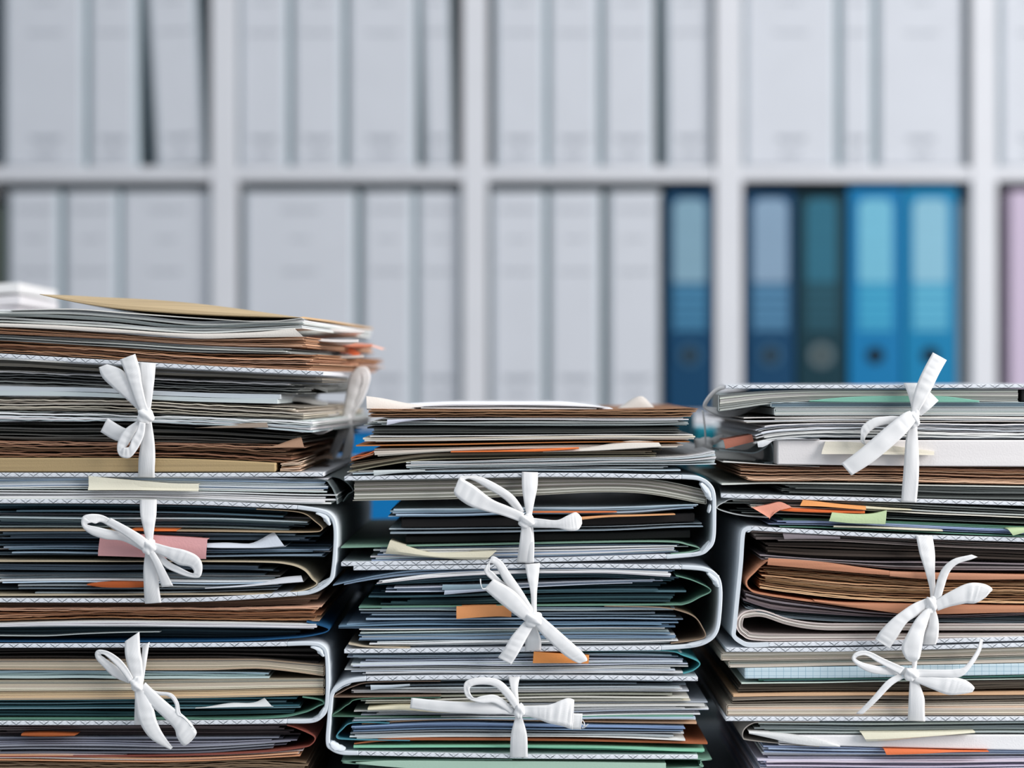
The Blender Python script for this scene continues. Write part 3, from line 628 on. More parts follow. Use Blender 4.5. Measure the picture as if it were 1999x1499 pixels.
bow(FI, dict(box=(1807, 1829, 1162, 1197), d=9, a=1.0), [
    ('ribbon_strap', [((1788, 1045), (1820, 1046)), ((1795, 1080), (1825, 1080)), ((1806, 1115), (1825, 1115)), ((1815, 1150), (1826, 1145)), ((1816, 1172), (1826, 1172))], dict(d=(1.4, 8))),
    ('ribbon_tail', [((1820, 1178), (1836, 1172)), ((1826, 1145), (1842, 1150)), ((1838, 1112), (1853, 1118)), ((1860, 1092), (1869, 1101)), ((1890, 1084), (1896, 1092)), ((1897, 1083), (1908, 1087))], dict(d=(9, 12))),
    ('ribbon_loop', [((1826, 1172), (1830, 1192)), ((1850, 1157), (1855, 1183)), ((1888, 1139), (1884, 1178)), ((1918, 1139), (1905, 1177)), ((1936, 1148), (1926, 1164)), ((1930, 1156), (1922, 1160)), ((1890, 1165), (1888, 1176)), ((1852, 1178), (1854, 1184)), ((1828, 1184), (1830, 1192))], dict(d=(10, 7), bulge=3)),
    ('ribbon_tail', [((1808, 1168), (1814, 1184)), ((1780, 1180), (1790, 1202)), ((1745, 1205), (1770, 1216)), ((1720, 1230), (1750, 1246)), ((1708, 1248), (1736, 1266))], dict(d=(9, 10))),
    ('ribbon_strap', [((1812, 1190), (1826, 1190)), ((1812, 1215), (1832, 1212)), ((1804, 1240), (1832, 1240)), ((1802, 1258), (1827, 1258))], dict(d=(8, 1.4))),
    ('ribbon_loop', [((1820, 1184), (1806, 1190)), ((1812, 1212), (1788, 1208)), ((1804, 1238), (1772, 1236)), ((1800, 1262), (1760, 1262)), ((1795, 1284), (1766, 1282)), ((1787, 1291), (1776, 1291))], dict(d=(11, 10), bulge=3))])
bow(FJ, dict(box=(1764, 1793, 1302, 1329), d=8, a=.4), [
    ('ribbon_strap', [((1777, 1262), (1792, 1262)), ((1780, 1285), (1791, 1285)), ((1780, 1312), (1788, 1312))], dict(d=(1.4, 7))),
    ('ribbon_loop', [((1766, 1318), (1770, 1308)), ((1732, 1317), (1738, 1304)), ((1700, 1313), (1714, 1300)), ((1676, 1301), (1687, 1294)), ((1663, 1286), (1671, 1286)), ((1671, 1273), (1678, 1280)), ((1695, 1271), (1692, 1280)), ((1727, 1286), (1716, 1294)), ((1766, 1303), (1756, 1316))], dict(d=(7, 10), bulge=3)),
    ('ribbon_tail', [((1752, 1316), (1768, 1322)), ((1730, 1330), (1742, 1337)), ((1700, 1364), (1711, 1369)), ((1671, 1393), (1684, 1394))], dict(d=(8, 7))),
    ('ribbon_tail', [((1786, 1306), (1786, 1322)), ((1830, 1307), (1830, 1322)), ((1866, 1306), (1872, 1322)), ((1884, 1300), (1894, 1304)), ((1906, 1270), (1914, 1272)), ((1913, 1247), (1919, 1248))], dict(d=(8, 8))),
    ('ribbon_loop', [((1786, 1314), (1784, 1330)), ((1828, 1321), (1820, 1345)), ((1862, 1322), (1850, 1356)), ((1886, 1328), (1876, 1355)), ((1902, 1342), (1897, 1351)), ((1890, 1344), (1888, 1350)), ((1850, 1334), (1846, 1342)), ((1790, 1316), (1786, 1324))], dict(d=(8, 6), bulge=3)),
    ('ribbon_strap', [((1776, 1326), (1791, 1326)), ((1774, 1360), (1804, 1360)), ((1773, 1385), (1805, 1385)), ((1772, 1406), (1806, 1408))], dict(d=(7, 1.4)))])

# ---------------------------------------------------------------- LEFT STACK
def c4(*v): return list(zip((0, 200, 400, 600), v))
GLs, GMs, GRs = 'paper bundles in the left stack', 'paper bundles in the middle stack', 'paper bundles in the right stack'
W1 = '#d8dde3 #e2e4e6 #cfd6de'; BL = '#b9c9d6 #c9d6e0 #a9bccb #dbe2ea'; TE = '#8da6b2 #a3b8c0 #7e99a8'
BR = '#b58f74 #c49c80 #9c7459 #cfab91 #a57d60'; TP = '#b9b0a2 #c7bfb2 #a79f93'; GY = '#b5bab9 #c6cac9 #a2a8a7'; DK = '#55564f #6b6c66 #4a4b46'
S = 'paper_bundle'
# pile lying on the topmost folder
sheet_lip('envelope', 'large kraft envelope bulging on top of the left stack, pointed left end raised', 'envelope',
    [(76, 574), (110, 582), (160, 592), (230, 602), (300, 608), (380, 613), (480, 617), (588, 620)],
    [(92, 575), (125, 576), (200, 580), (300, 585), (380, 592), (470, 603), (540, 613), (590, 620)], '#cdb58f', rec=1, back=55, depth=.24, out=0, mat=M_KRAFT)
mb = MB(); vs = [P(585, 619, .004), P(592, 618, .01), P(650, 626, .10), P(728, 640, .27), P(690, 640, .27), P(620, 628, .1)]
tp = curve([(0, 0), (1, 1)])
vs2 = [v+Vector((0, 0, -.0012)) for v in vs]
mb.add(vs+vs2, [(0, 1, 2, 5), (5, 2, 3, 4), (11, 8, 7, 6), (10, 9, 8, 11)]+[(a, a+6, (a+1) % 6+6, (a+1) % 6) for a in range(6)], lin('#c9a982'))
tag(recenter(mb.build('card_strip', M_KRAFT)), 'tan card edge receding right from the kraft envelope on the left stack', 'card')
sheaf('magazine_pile', 'grey wavy magazines right under the kraft envelope', 'magazines', XL, 592, c4(603, 608, 626, 624), c4(629, 638, 650, 641), GY, rec=1, ej=6, wav=1.2, cut=(0, -.026), group=GLs, pitch=6, sk=.03)
sheet_lip('loose_sheet', 'thin dark sheet curling below the kraft envelope', 'paper', [(20, 606), (130, 604), (250, 612), (400, 622), (520, 628), (590, 621)], [(20, 605), (130, 602), (250, 610), (400, 621), (520, 627), (590, 620)], '#d9dad8', back=3)
sheet_lip('loose_sheet', 'torn pale sheet drooping over the upper brown papers of the left stack', 'paper',
    [(XL, 629), (0, 631), (95, 634), (200, 640), (340, 650), (400, 651), (500, 648), (575, 641)], [(XL, 636), (0, 638), (95, 642), (200, 648), (260, 651), (340, 657), (400, 661), (480, 659), (592, 657)], '#e6dfd6', rec=0, flat=True)
sheaf(S, 'upper brown brittle papers below the torn pale sheet, left stack', 'papers', XL, 598, c4(638, 649, 661, 657), c4(652, 661, 675, 680), BR, pitch=3.5, rec=2, ej=14, cut=(0, -.026), mat=M_KRAFT, group=GLs, crumple=.5, sk=.04)
sheaf(S, 'grey papers between the two brown bundles on top of the left stack', 'papers', XL, 566, c4(652, 662, 675, 681), c4(664, 676, 688, 690), GY, pitch=4, rec=5, ej=18, cut=(0, -.026), group=GLs, wav=1)
sheaf(S, 'thick brown brittle papers with crumbling corner, resting on the topmost folder', 'papers', XL, 622, c4(664, 677, 688, 691), c4(690, 702, 714, 724), BR, pitch=3.4, rec=2, ej=26, cut=(0, -.026), mat=M_KRAFT, group=GLs, crumple=1.0, sk=.05)
# fanned sheets at the right of this pile, set further back
for i, (x0, y0, x1, y1, c, dp, nm) in enumerate([(600, 629, 702, 650, '#efe9e6', .16, 'white'), (606, 652, 690, 668, '#f1efed', .10, 'broad white'),
        (640, 664, 716, 676, '#ee9d80', .19, 'salmon'), (628, 688, 700, 697, '#dfd6cf', .15, 'greyish'), (652, 700, 690, 712, '#d9a98c', .18, 'light brown')]):
    mb = MB(); s = (D+dp)/D
    a0, a1 = P(x0-60, y0, dp), P(x1, y1, dp); n = 10
    vs = []; fs = []
    for k in range(n+1):
        f = k/n; z = a0.z+(a1.z-a0.z)*f-.002*math.sin(f*3.1)
        for (yy, dz) in ((dp-.05, .0009), (dp-.05, -.0009), (dp+.06, -.0009), (dp+.06, .0009)):
            vs.append((a0.x+(a1.x-a0.x)*f+(yy-dp)*-.15*f, yy, z+dz))
    for k in range(n):
        for j in range(4): fs.append((k*4+j, k*4+(j+1) % 4, k*4+4+(j+1) % 4, k*4+4+j))
    fs += [(3, 2, 1, 0), (n*4, n*4+1, n*4+2, n*4+3)]
    mb.add(vs, fs, lin(c)); tag(recenter(mb.build('loose_sheet', M_SMOOTH)), '%s sheet jutting right from the pile topping the left stack' % nm, 'paper', 'sheets fanning out at the right of the left stack')
k = sticky('salmon paper strip curling out far right of the left stack, out of focus', [(665, 668), (700, 670), (725, 673), (749, 680)], [(665, 671), (700, 673), (725, 676), (747, 683)], '#f0b9a4', d=-170)
k = sticky('orange slip hanging at the right of the left stack, out of focus', [(664, 676), (684, 680), (702, 690)], [(664, 690), (684, 692), (700, 701)], '#ea7f55', d=-160)
# inside the topmost folder (FA)
sheaf(S, 'taupe papers directly under the lid of the topmost left folder', 'papers', XL, 630, c4(702, 713, 724, 735), c4(724, 731, 741, 748), '#7d776c #8b8377 #6d685f', pitch=8, rec=8, rj=4, ej=30, group=GLs)
sheaf(S, 'dark grey crumpled papers below the taupe ones in the topmost left folder', 'papers', XL, 590, c4(725, 733, 743, 750), c4(753, 757, 765, 772), '#8b8e8b #a4a7a4 #6f7371', pitch=4.5, rec=6, rj=6, ej=34, cut=(0, -.02), wav=1.4, group=GLs, crumple=1.2)
sheaf(S, 'smooth light grey papers in the upper half of the topmost left folder', 'papers', XL, 545, c4(754, 758, 766, 772), c4(774, 776, 785, 792), '#9fa9ad #aeb7ba', pitch=9, rec=2, ej=6, group=GLs, fill=.97)
sheaf(S, 'taupe dog-eared papers beside the bow knot of the topmost left folder', 'papers', XL, 592, c4(776, 778, 787, 795), c4(801, 805, 812, 820), TP, pitch=5, rec=1, ej=22, cut=(0, -.02), wav=1.1, group=GLs, crumple=.9)
sheaf(S, 'wavy white papers below the bow knot of the topmost left folder', 'papers', XL, 612, c4(802, 806, 813, 820), c4(826, 824, 833, 848), '#c9d0d2 #b5bfc3 #dadedf', pitch=5, rec=1, ej=24, cut=(0, -.02), wav=1.6, group=GLs, crumple=.8)
sheet_lip('card', 'taupe card corner standing up in the middle of the topmost left folder', 'card', [(380, 835), (440, 835), (524, 835)], [(400, 834), (455, 828), (520, 822)], '#8f8174', rec=0, back=2)
sheaf(S, 'near-black papers above the browned ones in the topmost left folder', 'papers', XL, 585, c4(828, 826, 836, 850), c4(859, 863, 866, 868), DK, pitch=6, rec=9, rj=5, ej=28, cut=(0, -.02), wav=1.4, group=GLs)
sheaf(S, 'wrinkled browned papers above the flat kraft envelope in the topmost left folder', 'papers', XL, 570, c4(860, 863, 866, 869), c4(893, 893, 895, 908), '#7d5d47 #96705a #a98168', pitch=5, rec=3, ej=28, cut=(0, -.02), mat=M_KRAFT, wav=1.8, group=GLs, crumple=1.4)
sheet_lip('card', 'brown triangular paper corner raised at the right end of the topmost left folder', 'card', [(505, 874), (560, 874), (594, 874)], [(535, 871), (572, 857), (588, 853)], '#a5826a', rec=0, back=3)
sheaf('crumpled_paper', 'crumpled pale brown papers spilling out right of the flat kraft envelope', 'papers', 545, 592, [(540, 903), (570, 900), (592, 895)], [(540, 920), (570, 921), (592, 920)], '#d9b8a0 #c9a58c', pitch=5, rec=1, ej=12, ejl=4, mat=M_KRAFT, group=GLs, crumple=2.2)
block('envelope', 'flat tan kraft envelope lying at the bottom of the topmost left folder', 'envelope', XL, 538, c4(894, 894, 897, 907), c4(921, 921, 921, 921), '#b39b73', rec=-1, mat=M_KRAFT)
for i, (x0, x1, ya, yb, c, dp) in enumerate([(590, 640, 752, 768, '#8f9290', .06), (560, 640, 775, 792, '#cfd0ce', .09), (600, 662, 800, 812, '#e0dcd8', .10), (604, 650, 835, 846, '#e8e6e4', .06), (600, 645, 872, 884, '#8c7767', .09), (600, 650, 890, 904, '#a08877', .08)]):
    mb = MB(); a, b = P(x0, ya, dp), P(x1, yb, dp); n = 8; vs = []; fs = []
    for k in range(n+1):
        f = k/n
        for j, (yy, dz) in enumerate(((dp, 1), (dp, -1), (dp+.1, -1), (dp+.1, 1))):
            vs.append((a.x+(b.x-a.x)*f-(yy-dp)*.1*f, yy, (a.z+b.z)/2+math.sin(f*4+i)*.0018+dz*(a.z-b.z)*.28*(1-.5*f)))
    for k in range(n):
        for j in range(4): fs.append((k*4+j, k*4+(j+1) % 4, k*4+4+(j+1) % 4, k*4+4+j))
    fs += [(3, 2, 1, 0), (n*4, n*4+1, n*4+2, n*4+3)]
    mb.add(vs, fs, lin(c)); tag(recenter(mb.build('crumpled_paper', M_PAPER)), ['dark grey', 'pale grey', 'cream', 'white', 'brown', 'lowest light brown'][i]+' crumpled paper end sticking out right of the topmost left folder', 'paper', 'sheets fanning out at the right of the left stack')
# between FA and FB
sheaf('sleeved_papers', 'smooth bluish sleeved papers between the two top folders of the left stack, upper half', 'papers', XL, 640, c4(931, 931, 931, 934), c4(955, 956, 958, 962), '#b3c3d2 #c6d3df #d9e2ea #9db0c2', pitch=4.5, rec=1, rj=1.5, ej=14, mat=M_SLEEVE, group=GLs, wav=.4)
sheaf('sleeved_papers', 'smooth white sleeved papers just above the second left folder', 'papers', XL, 658, c4(957, 958, 960, 965), c4(974, 975, 978, 984), '#e6e9f0 #dde3ec', pitch=6, rj=1, rec=0, ej=24, mat=M_SLEEVE, group=GLs, wav=.3)
sticky('long cream note above the second bow of the left stack', [(173, 929), (200, 932), (280, 939), (340, 944), (388, 944)], [(174, 956), (250, 956), (320, 957), (389, 958)], '#dcd8c5', tilt=3)
card_folder('grey card cover curving round the right end of the sleeved papers, left stack', [(560, 936), (628, 936), (645, 948), (655, 968), (658, 984)], 1.6, '#747d7e', depth=.2, name='card_cover', cat='card')
card_folder('second grey card cover bent outside the sleeved papers, left stack', [(600, 934), (645, 935), (668, 945), (682, 962), (672, 970), (662, 984)], 1.8, '#6b7576', rec=30, depth=.2, name='card_cover', cat='card')
# inside FB
XB = XL
sheaf(S, 'dark teal papers right under the lid of the second left folder', 'papers', -14, 560, c4(985, 986, 989, 997), c4(1004, 1005, 1007, 1018), '#54707d #678492 #44606d', pitch=5, rec=5, ej=30, ejl=44, deepl=True, group=GLs)
sheaf(S, 'blue-grey papers above the thin orange strip in the second left folder', 'papers', -14, 600, c4(1007, 1008, 1010, 1016), c4(1033, 1033, 1034, 1040), BL+' '+TE, pitch=5, rec=2, ej=46, ejl=44, deepl=True, group=GLs, rj=5)
card_folder('thin tan card folder with pointed right end in the second left folder', [(XB, 1036), (200, 1036), (400, 1037), (590, 1039), (628, 1034), (615, 1018), (584, 1000), (500, 994)], 1.6, '#b7a184', cat='folder')
sheaf(S, 'blue-grey papers behind the pink note in the second left folder', 'papers', -14, 625, c4(1040, 1040, 1042, 1044), c4(1061, 1061, 1062, 1066), '#60717f #7b8c9b #4f606e', pitch=6, rec=6, ej=60, ejl=44, deepl=True, group=GLs, rj=6)
sticky('long orange strip end beside the second bow of the left stack', [(255, 1033), (300, 1033), (345, 1034)], [(255, 1036), (300, 1037), (345, 1037)], '#dd7437', tilt=0)
sticky('wide pink note behind the second bow of the left stack', [(195, 1050), (260, 1043), (330, 1047), (405, 1052)], [(191, 1085), (260, 1087), (330, 1090), (402, 1091)], '#dea6a6', d=2.0, tilt=-1)
sheet_lip('loose_sheet', 'white sheet with a raised triangular corner right of the pink note', 'paper', [(404, 1069), (440, 1070), (500, 1070), (556, 1067)], [(404, 1060), (440, 1059), (483, 1061), (535, 1038)], '#cfd5df', rec=1, back=3)
sheaf(S, 'bluish papers level with the second bow knot, left stack', 'papers', -14, 640, c4(1063, 1063, 1068, 1070), c4(1090, 1090, 1094, 1094), '#8ea3b5 #a8bccb #6e8496 #cfd9e3', pitch=5, rec=3, ej=40, ejl=44, deepl=True, group=GLs, rj=5)
card_folder('cream-edged card folder wrapping the lowest papers of the second left folder', [(XB, 1096), (300, 1096), (500, 1097), (560, 1101), (592, 1112), (609, 1130), (618, 1140), (600, 1150), (565, 1157), (480, 1160), (XB, 1163)], 2.0, '#c3b59b', cat='folder')
sheaf(S, 'dark slate papers at the top of the cream-edged card folder', 'papers', -14, 545, c4(1099, 1099, 1101, 1106), c4(1124, 1124, 1125, 1126), '#566573 #6f808d #43515c', pitch=6, rec=6, ej=50, ejl=44, deepl=True, group=GLs, rj=6)
sheaf(S, 'light blue papers with an orange slip near the foot of the second left folder', 'papers', -14, 560, c4(1125, 1125, 1126, 1128), c4(1147, 1147, 1149, 1140), BL, pitch=5, rec=2, ej=70, ejl=44, deepl=True, group=GLs)
sticky('dark orange slip left of the lower strap of the second bow, left stack', [(170, 1140), (200, 1136), (240, 1135), (282, 1136)], [(170, 1142), (200, 1146), (240, 1147), (282, 1146)], '#a95326', tilt=0)
sheet_lip('loose_sheet', 'pale sheet rising to the right at the foot of the second left folder', 'paper', [(400, 1149), (480, 1145), (540, 1140), (592, 1136)], [(400, 1147), (500, 1138), (550, 1127), (588, 1123)], '#cfd2d8', rec=1, back=3)
sheaf(S, 'grey-blue papers lowest in the second left folder', 'papers', 24, 545, c4(1149, 1149, 1150, 1143), c4(1161, 1161, 1158, 1152), '#8f9ca3 #a5b0b5 #72808a', pitch=4, rec=5, ej=40, ejl=44, deepl=True, group=GLs)
# between FB and FC
sheaf(S, 'dark brown papers right under the second left folder', 'papers', XB, 620, c4(1177, 1177, 1175, 1164), c4(1190, 1188, 1187, 1182), '#5e4738 #745845', pitch=5, rec=8, ej=26, mat=M_KRAFT, group=GLs)
sheaf(S, 'reddish brown wavy papers between the second and third left folders', 'papers', XB, 626, c4(1188, 1188, 1188, 1184), c4(1216, 1211, 1213, 1216), '#b58667 #a0714f #cfa88b #7b5238', pitch=4.5, rec=3, ej=34, mat=M_KRAFT, wav=1.4, group=GLs, crumple=.8)
sheaf(S, 'thin white papers above the navy wallet in the left stack', 'papers', XB, 620, c4(1217, 1213, 1214, 1218), c4(1226, 1225, 1226, 1230), W1, pitch=4.5, rec=0, ej=8, group=GLs)
card_folder('navy wallet with pointed right end lying on the third left folder', [(XB, 1252), (400, 1252), (560, 1246), (622, 1238), (642, 1229), (625, 1221), (598, 1214)], 2.2, '#1c5078', cat='folder', name='document_wallet')
sheaf(S, 'dark green-black papers inside the navy wallet', 'papers', XB, 585, c4(1227, 1226, 1227, 1230), c4(1248, 1249, 1249, 1243), '#2b3d44 #38505a #22343c', pitch=8, rec=9, ej=12, group=GLs)
sheet_lip('loose_sheet', 'thin curling pale sheet edge above the third bow of the left stack', 'paper', [(XL, 1240), (80, 1242), (160, 1238), (240, 1235), (311, 1234)], [(XL, 1237), (80, 1240), (160, 1236), (240, 1233), (311, 1232)], '#b9c2c2', rec=1)
# inside FC
sheaf('dark_magazine', 'black-covered magazines right under the lid of the third left folder', 'magazines', XB, 624, c4(1266, 1266, 1265, 1264), c4(1288, 1288, 1286, 1300), '#332e2b #3f3936 #2a2624', pitch=7, rec=7, ej=4, group=GLs)
booklet('upper taupe book of the third left folder, bending down at right', XB, 633, [(0, 1289), (200, 1289), (400, 1288), (500, 1288), (560, 1293), (633, 1299)], [(0, 1308), (200, 1309), (400, 1309), (500, 1306), (560, 1311), (633, 1321)], '#c2b6a2 #aea38f #d0c5b2 #97958a', '#a5917c', pitch=3.2, group='taupe books in the third left folder', name='book', cat='book')
sheaf(S, 'blue-grey papers between the two taupe books of the third left folder', 'papers', XB, 535, c4(1310, 1311, 1312, 1315), c4(1327, 1327, 1326, 1325), '#8fa4ae #aab9bb #6d8799', pitch=7, rec=3, ej=24, wav=1.3, group=GLs)
booklet('middle taupe book of the third left folder', XB, 633, c4(1329, 1329, 1327, 1325), c4(1350, 1349, 1347, 1343), '#c6bba8 #b4aa99 #a8a79b #d3c9b8', '#9a8f7d', pitch=3.4, group='taupe books in the third left folder', name='book', cat='book')
booklet('lower taupe book of the third left folder, above the green-lined papers', XB, 633, c4(1351, 1350, 1348, 1344), c4(1367, 1366, 1363, 1358), '#bfb29c #cdb692 #a9a396', '#b49f83', pitch=3.2, group='taupe books in the third left folder', name='book', cat='book')
card_folder('green card folder curving up at its right end in the third left folder', [(XB, 1404), (300, 1404), (520, 1402), (590, 1392), (622, 1378), (632, 1373), (622, 1366), (590, 1361)], 2.2, '#5f8a78', cat='folder')
sheaf(S, 'dark teal papers inside the green card folder, upper part', 'papers', XB, 585, c4(1368, 1368, 1365, 1363), c4(1386, 1386, 1386, 1384), '#335962 #42707c #274850 #6c8d96', pitch=5, rec=3, ej=36, group=GLs)
sheet_lip('loose_sheet', 'white sheet with a raised pointed corner in the third left folder', 'paper', [(380, 1383), (440, 1381), (500, 1380), (532, 1380)], [(400, 1380), (450, 1372), (500, 1370), (516, 1362)], '#dcdfe0', rec=0, back=3)
sheaf(S, 'dark green papers inside the green card folder, lower part', 'papers', XB, 575, c4(1387, 1387, 1387, 1385), c4(1401, 1401, 1400, 1396), '#31545a #24413f #47696b', pitch=6, rec=5, ej=16, group=GLs)
# below FC
card_folder('maroon card folder with bent right end under the third left folder', [(XB, 1478), (300, 1476), (500, 1469), (585, 1460), (608, 1453), (613, 1438), (580, 1422), (560, 1416)], 2.0, '#8a4a3e', cat='folder')
sheaf(S, 'dark purple-brown papers upper inside the maroon folder', 'papers', XB+80, 590, c4(1418, 1418, 1417, 1418), c4(1442, 1441, 1441, 1440), '#4e4345 #5d5152 #3e3638 #6e6062', pitch=5, rec=6, ej=50, group=GLs)
sheaf(S, 'lilac-grey papers lower inside the maroon folder', 'papers', XB, 580, c4(1442, 1442, 1442, 1441), c4(1474, 1473, 1472, 1458), '#5b5e6a #777a88 #4a4c57 #8e909c', pitch=5, rec=4, ej=80, group=GLs)
sticky('thin dark orange slip under the third left folder', [(42, 1432), (90, 1431), (150, 1433)], [(42, 1436), (90, 1437), (145, 1436)], '#9a5026', tilt=0)
sheaf(S, 'tan and white papers right under the maroon folder', 'papers', XB, 590, [(0, 1470), (300, 1476), (500, 1472), (595, 1466)], [(0, 1487), (300, 1489), (500, 1482), (595, 1477)], '#d5c9c4 #b98a68 #c99b78', pitch=5, rec=0, ej=10, mat=M_KRAFT, group=GLs)
sheaf(S, 'brown wavy papers at the very bottom of the left stack', 'papers', XB, 600, [(0, 1488), (300, 1492), (500, 1485), (600, 1490)], [(0, 1578), (300, 1579), (500, 1579), (600, 1579)], '#85705a #9c8467 #6f5d4b', pitch=6, rec=3, ej=20, mat=M_KRAFT, wav=2.0, group=GLs, crumple=1)

# ---------------------------------------------------------------- MIDDLE STACK
def m5(*v): return list(zip((700, 900, 1050, 1200, 1340), v))
sheaf(S, 'thin white sheets lying topmost on the middle stack', 'papers', 800, 1190, [(800, 794), (900, 790), (1050, 790), (1150, 793), (1195, 797)], [(800, 798), (1190, 799)], W1, pitch=3, rec=4, ej=30, ejl=40, group=GMs)
for nm, a, b, c, dp in (('cream page corner turned up at the left end on top of the middle stack', [(716, 799), (760, 799), (800, 799), (865, 799)], [(715, 773), (745, 777), (790, 786), (860, 797)], '#e6ded6', 20),
                        ('cream page corner rising to a point, right end on top of middle stack', [(1195, 800), (1230, 800), (1285, 800)], [(1205, 797), (1252, 773), (1276, 795)], '#d9d3cc', 95),
                        ('white sheet arching on top of the middle stack', [(770, 799), (900, 799), (1100, 799), (1200, 799)], [(790, 787), (900, 783), (1085, 783), (1190, 795)], '#f0f1f6', 50)):
    sheet_lip('page_corner', nm, 'paper', [(x, (y-749.5)*(D/(D+dp*.001))**-1+749.5-(y-749.5)*dp*.001/D if False else y) for x, y in a], b, c, rec=dp, back=3, depth=.15)
sheaf(S, 'brown brittle papers near the top of the middle stack', 'papers', 716, 1364, m5(798, 799, 800, 800, 797), m5(815, 814, 815, 815, 814), BR, pitch=3, rec=1, ej=16, ejl=10, mat=M_KRAFT, group=GMs, crumple=.7)
sheaf(S, 'thin white papers right below the brown ones of the middle stack', 'papers', 745, 1350, m5(816, 816, 816, 816, 815), m5(821, 820, 820, 821, 820), '#d9d9e2 #c9cad3', pitch=3, rec=2, ej=20, ejl=40, group=GMs)
sheet_lip('loose_sheet', 'white sheet slanting down left under the brown papers of the middle stack', 'paper', [(755, 829), (790, 822), (850, 817)], [(756, 819), (790, 818), (850, 816)], '#d3d5e3', rec=0, flat=True)
sheaf(S, 'grey papers with splayed left ends high in the middle stack', 'papers', 704, 1345, m5(821, 823, 822, 822, 820), m5(832, 832, 832, 833, 832), GY, pitch=3.5, rec=2, ej=26, ejl=46, group=GMs, wav=.8)
sheaf(S, 'dark grey papers high in the middle stack', 'papers', 714, 1335, m5(834, 834, 833, 834, 834), m5(850, 849, 848, 848, 848), '#6b6d69 #7c7f7b #585a57', pitch=5, rec=5, ej=24, ejl=16, group=GMs)
sheaf(S, 'cream-grey papers above the orange line of the middle stack', 'papers', 703, 1358, m5(851, 850, 849, 848, 848), m5(866, 862, 861, 860, 860), TP+' #d8d2c8', pitch=4.5, rec=1, ej=40, ejl=36, group=GMs)
sheaf('card_sheet', 'thin orange-brown card in the upper middle stack', 'card', 694, 1348, m5(869, 866, 863, 862, 862), m5(874, 871, 867, 865, 865), '#c07a45', pitch=6, rec=0, ej=10, ejl=4, group=GMs)
sheaf(S, 'taupe papers around the bright orange strip of the middle stack', 'papers', 727, 1350, [(730, 876), (900, 873), (1100, 869), (1340, 867)], [(730, 892), (880, 882), (1050, 877), (1340, 873)], '#cfc6bb #b9b0a6 #e0d9d0', pitch=3.6, rec=1, ej=30, ejl=12, group=GMs)
sticky('bright orange strip high in the middle stack', [(880, 881), (980, 879), (1060, 876), (1130, 873)], [(880, 883), (980, 882), (1060, 881), (1130, 876)], '#dc7135', tilt=0)
sheet_lip('loose_sheet', 'pale sheet arching up at the right of the upper middle stack', 'paper', [(1060, 882), (1150, 880), (1230, 876), (1292, 872)], [(1060, 878), (1150, 872), (1240, 860), (1285, 862)], '#d6d0c7', rec=0, back=2)
sheaf(S, 'dark brown papers drooping at the left of the middle stack', 'papers', 680, 1300, [(682, 903), (740, 895), (820, 884), (960, 882), (1100, 878), (1300, 877)], [(682, 922), (740, 911), (820, 900), (960, 896), (1100, 893), (1300, 891)], '#6d6250 #7f7563 #8d8573 #564d40', pitch=3.8, rec=2, ej=50, ejl=8, group=GMs)
sheaf('wrinkled_wrapper', 'crumpled orange wrapper end at the left of the middle stack', 'paper', 684, 730, [(684, 893), (705, 888), (730, 880)], [(684, 902), (705, 898), (730, 890)], '#c5693c #b98a70', pitch=4, rec=1, ej=4, ejl=4, mat=M_KRAFT, crumple=2, depth=.1)
sheaf('white_magazine', 'thick white magazine with upturned right corner in the upper middle stack', 'magazine', 792, 1398, [(792, 901), (900, 900), (1050, 895), (1200, 893), (1320, 892), (1360, 888), (1398, 880)], [(792, 918), (900, 914), (1050, 911), (1200, 908), (1320, 909), (1398, 908)], '#c9d1d3 #d5dbdd #b9c4c8', pitch=3.2, rec=0, ej=4, ejl=12, group=GMs)
sheaf(S, 'wavy dark and white papers resting on the top folder of the middle stack', 'papers', 676, 1330, [(700, 919), (800, 918), (950, 915), (1100, 912), (1330, 911)], [(676, 930), (800, 927), (950, 924), (1100, 922), (1330, 925)], '#b9c4cb #5c6f80 #d9dde0 #4f5a60', pitch=3.4, rec=2, ej=50, ejl=40, wav=1, group=GMs)
sheet_lip('loose_sheet', 'small white sheet end at the left just above the top folder of the middle stack', 'paper', [(730, 928), (770, 923), (830, 920)], [(729, 918), (770, 917), (830, 917)], '#c9d0d0', rec=-1, flat=True)
# FE
booklet('thick grey-taupe book bending down at right in the top middle folder', 688, 1380, [(690, 938), (900, 935), (1100, 932), (1200, 932), (1290, 938), (1380, 957)], [(690, 978), (900, 974), (1050, 967), (1180, 961), (1260, 964), (1380, 985)], '#8f8c83 #a19f96 #7b786f #b9b7ae', '#9b9a90', pitch=3.3, name='book', cat='book', tint=.16)
sheaf(S, 'white-blue papers above the black book of the top middle folder', 'papers', 757, 1364, m5(994, 993, 991, 990, 985), m5(1013, 1010, 1005, 1006, 996), '#9fb2c0 #b8c8d3 #7e94a3 #cdd6dd', pitch=4.2, rec=2, ej=12, ejl=18, mat=M_SLEEVE, group=GMs, wav=.8)
sticky('thin orange strip right of the bow knot in the top middle folder', [(1038, 998), (1100, 998), (1160, 998), (1204, 998)], [(1038, 1001), (1100, 1001), (1160, 1001), (1204, 1000)], '#d2774a', tilt=0)
sticky('orange slip fading right behind the right loop of the top middle bow', [(1120, 1010), (1180, 1006), (1240, 1005), (1318, 1003)], [(1120, 1016), (1180, 1010), (1240, 1008), (1318, 1005)], '#d9a070', tilt=0)
block('book', 'black book of the top middle folder', 'book', 782, 1358, m5(1015, 1013, 1010, 1009, 1003), m5(1032, 1030, 1028, 1026, 1020), '#1d1a1a', rec=6)
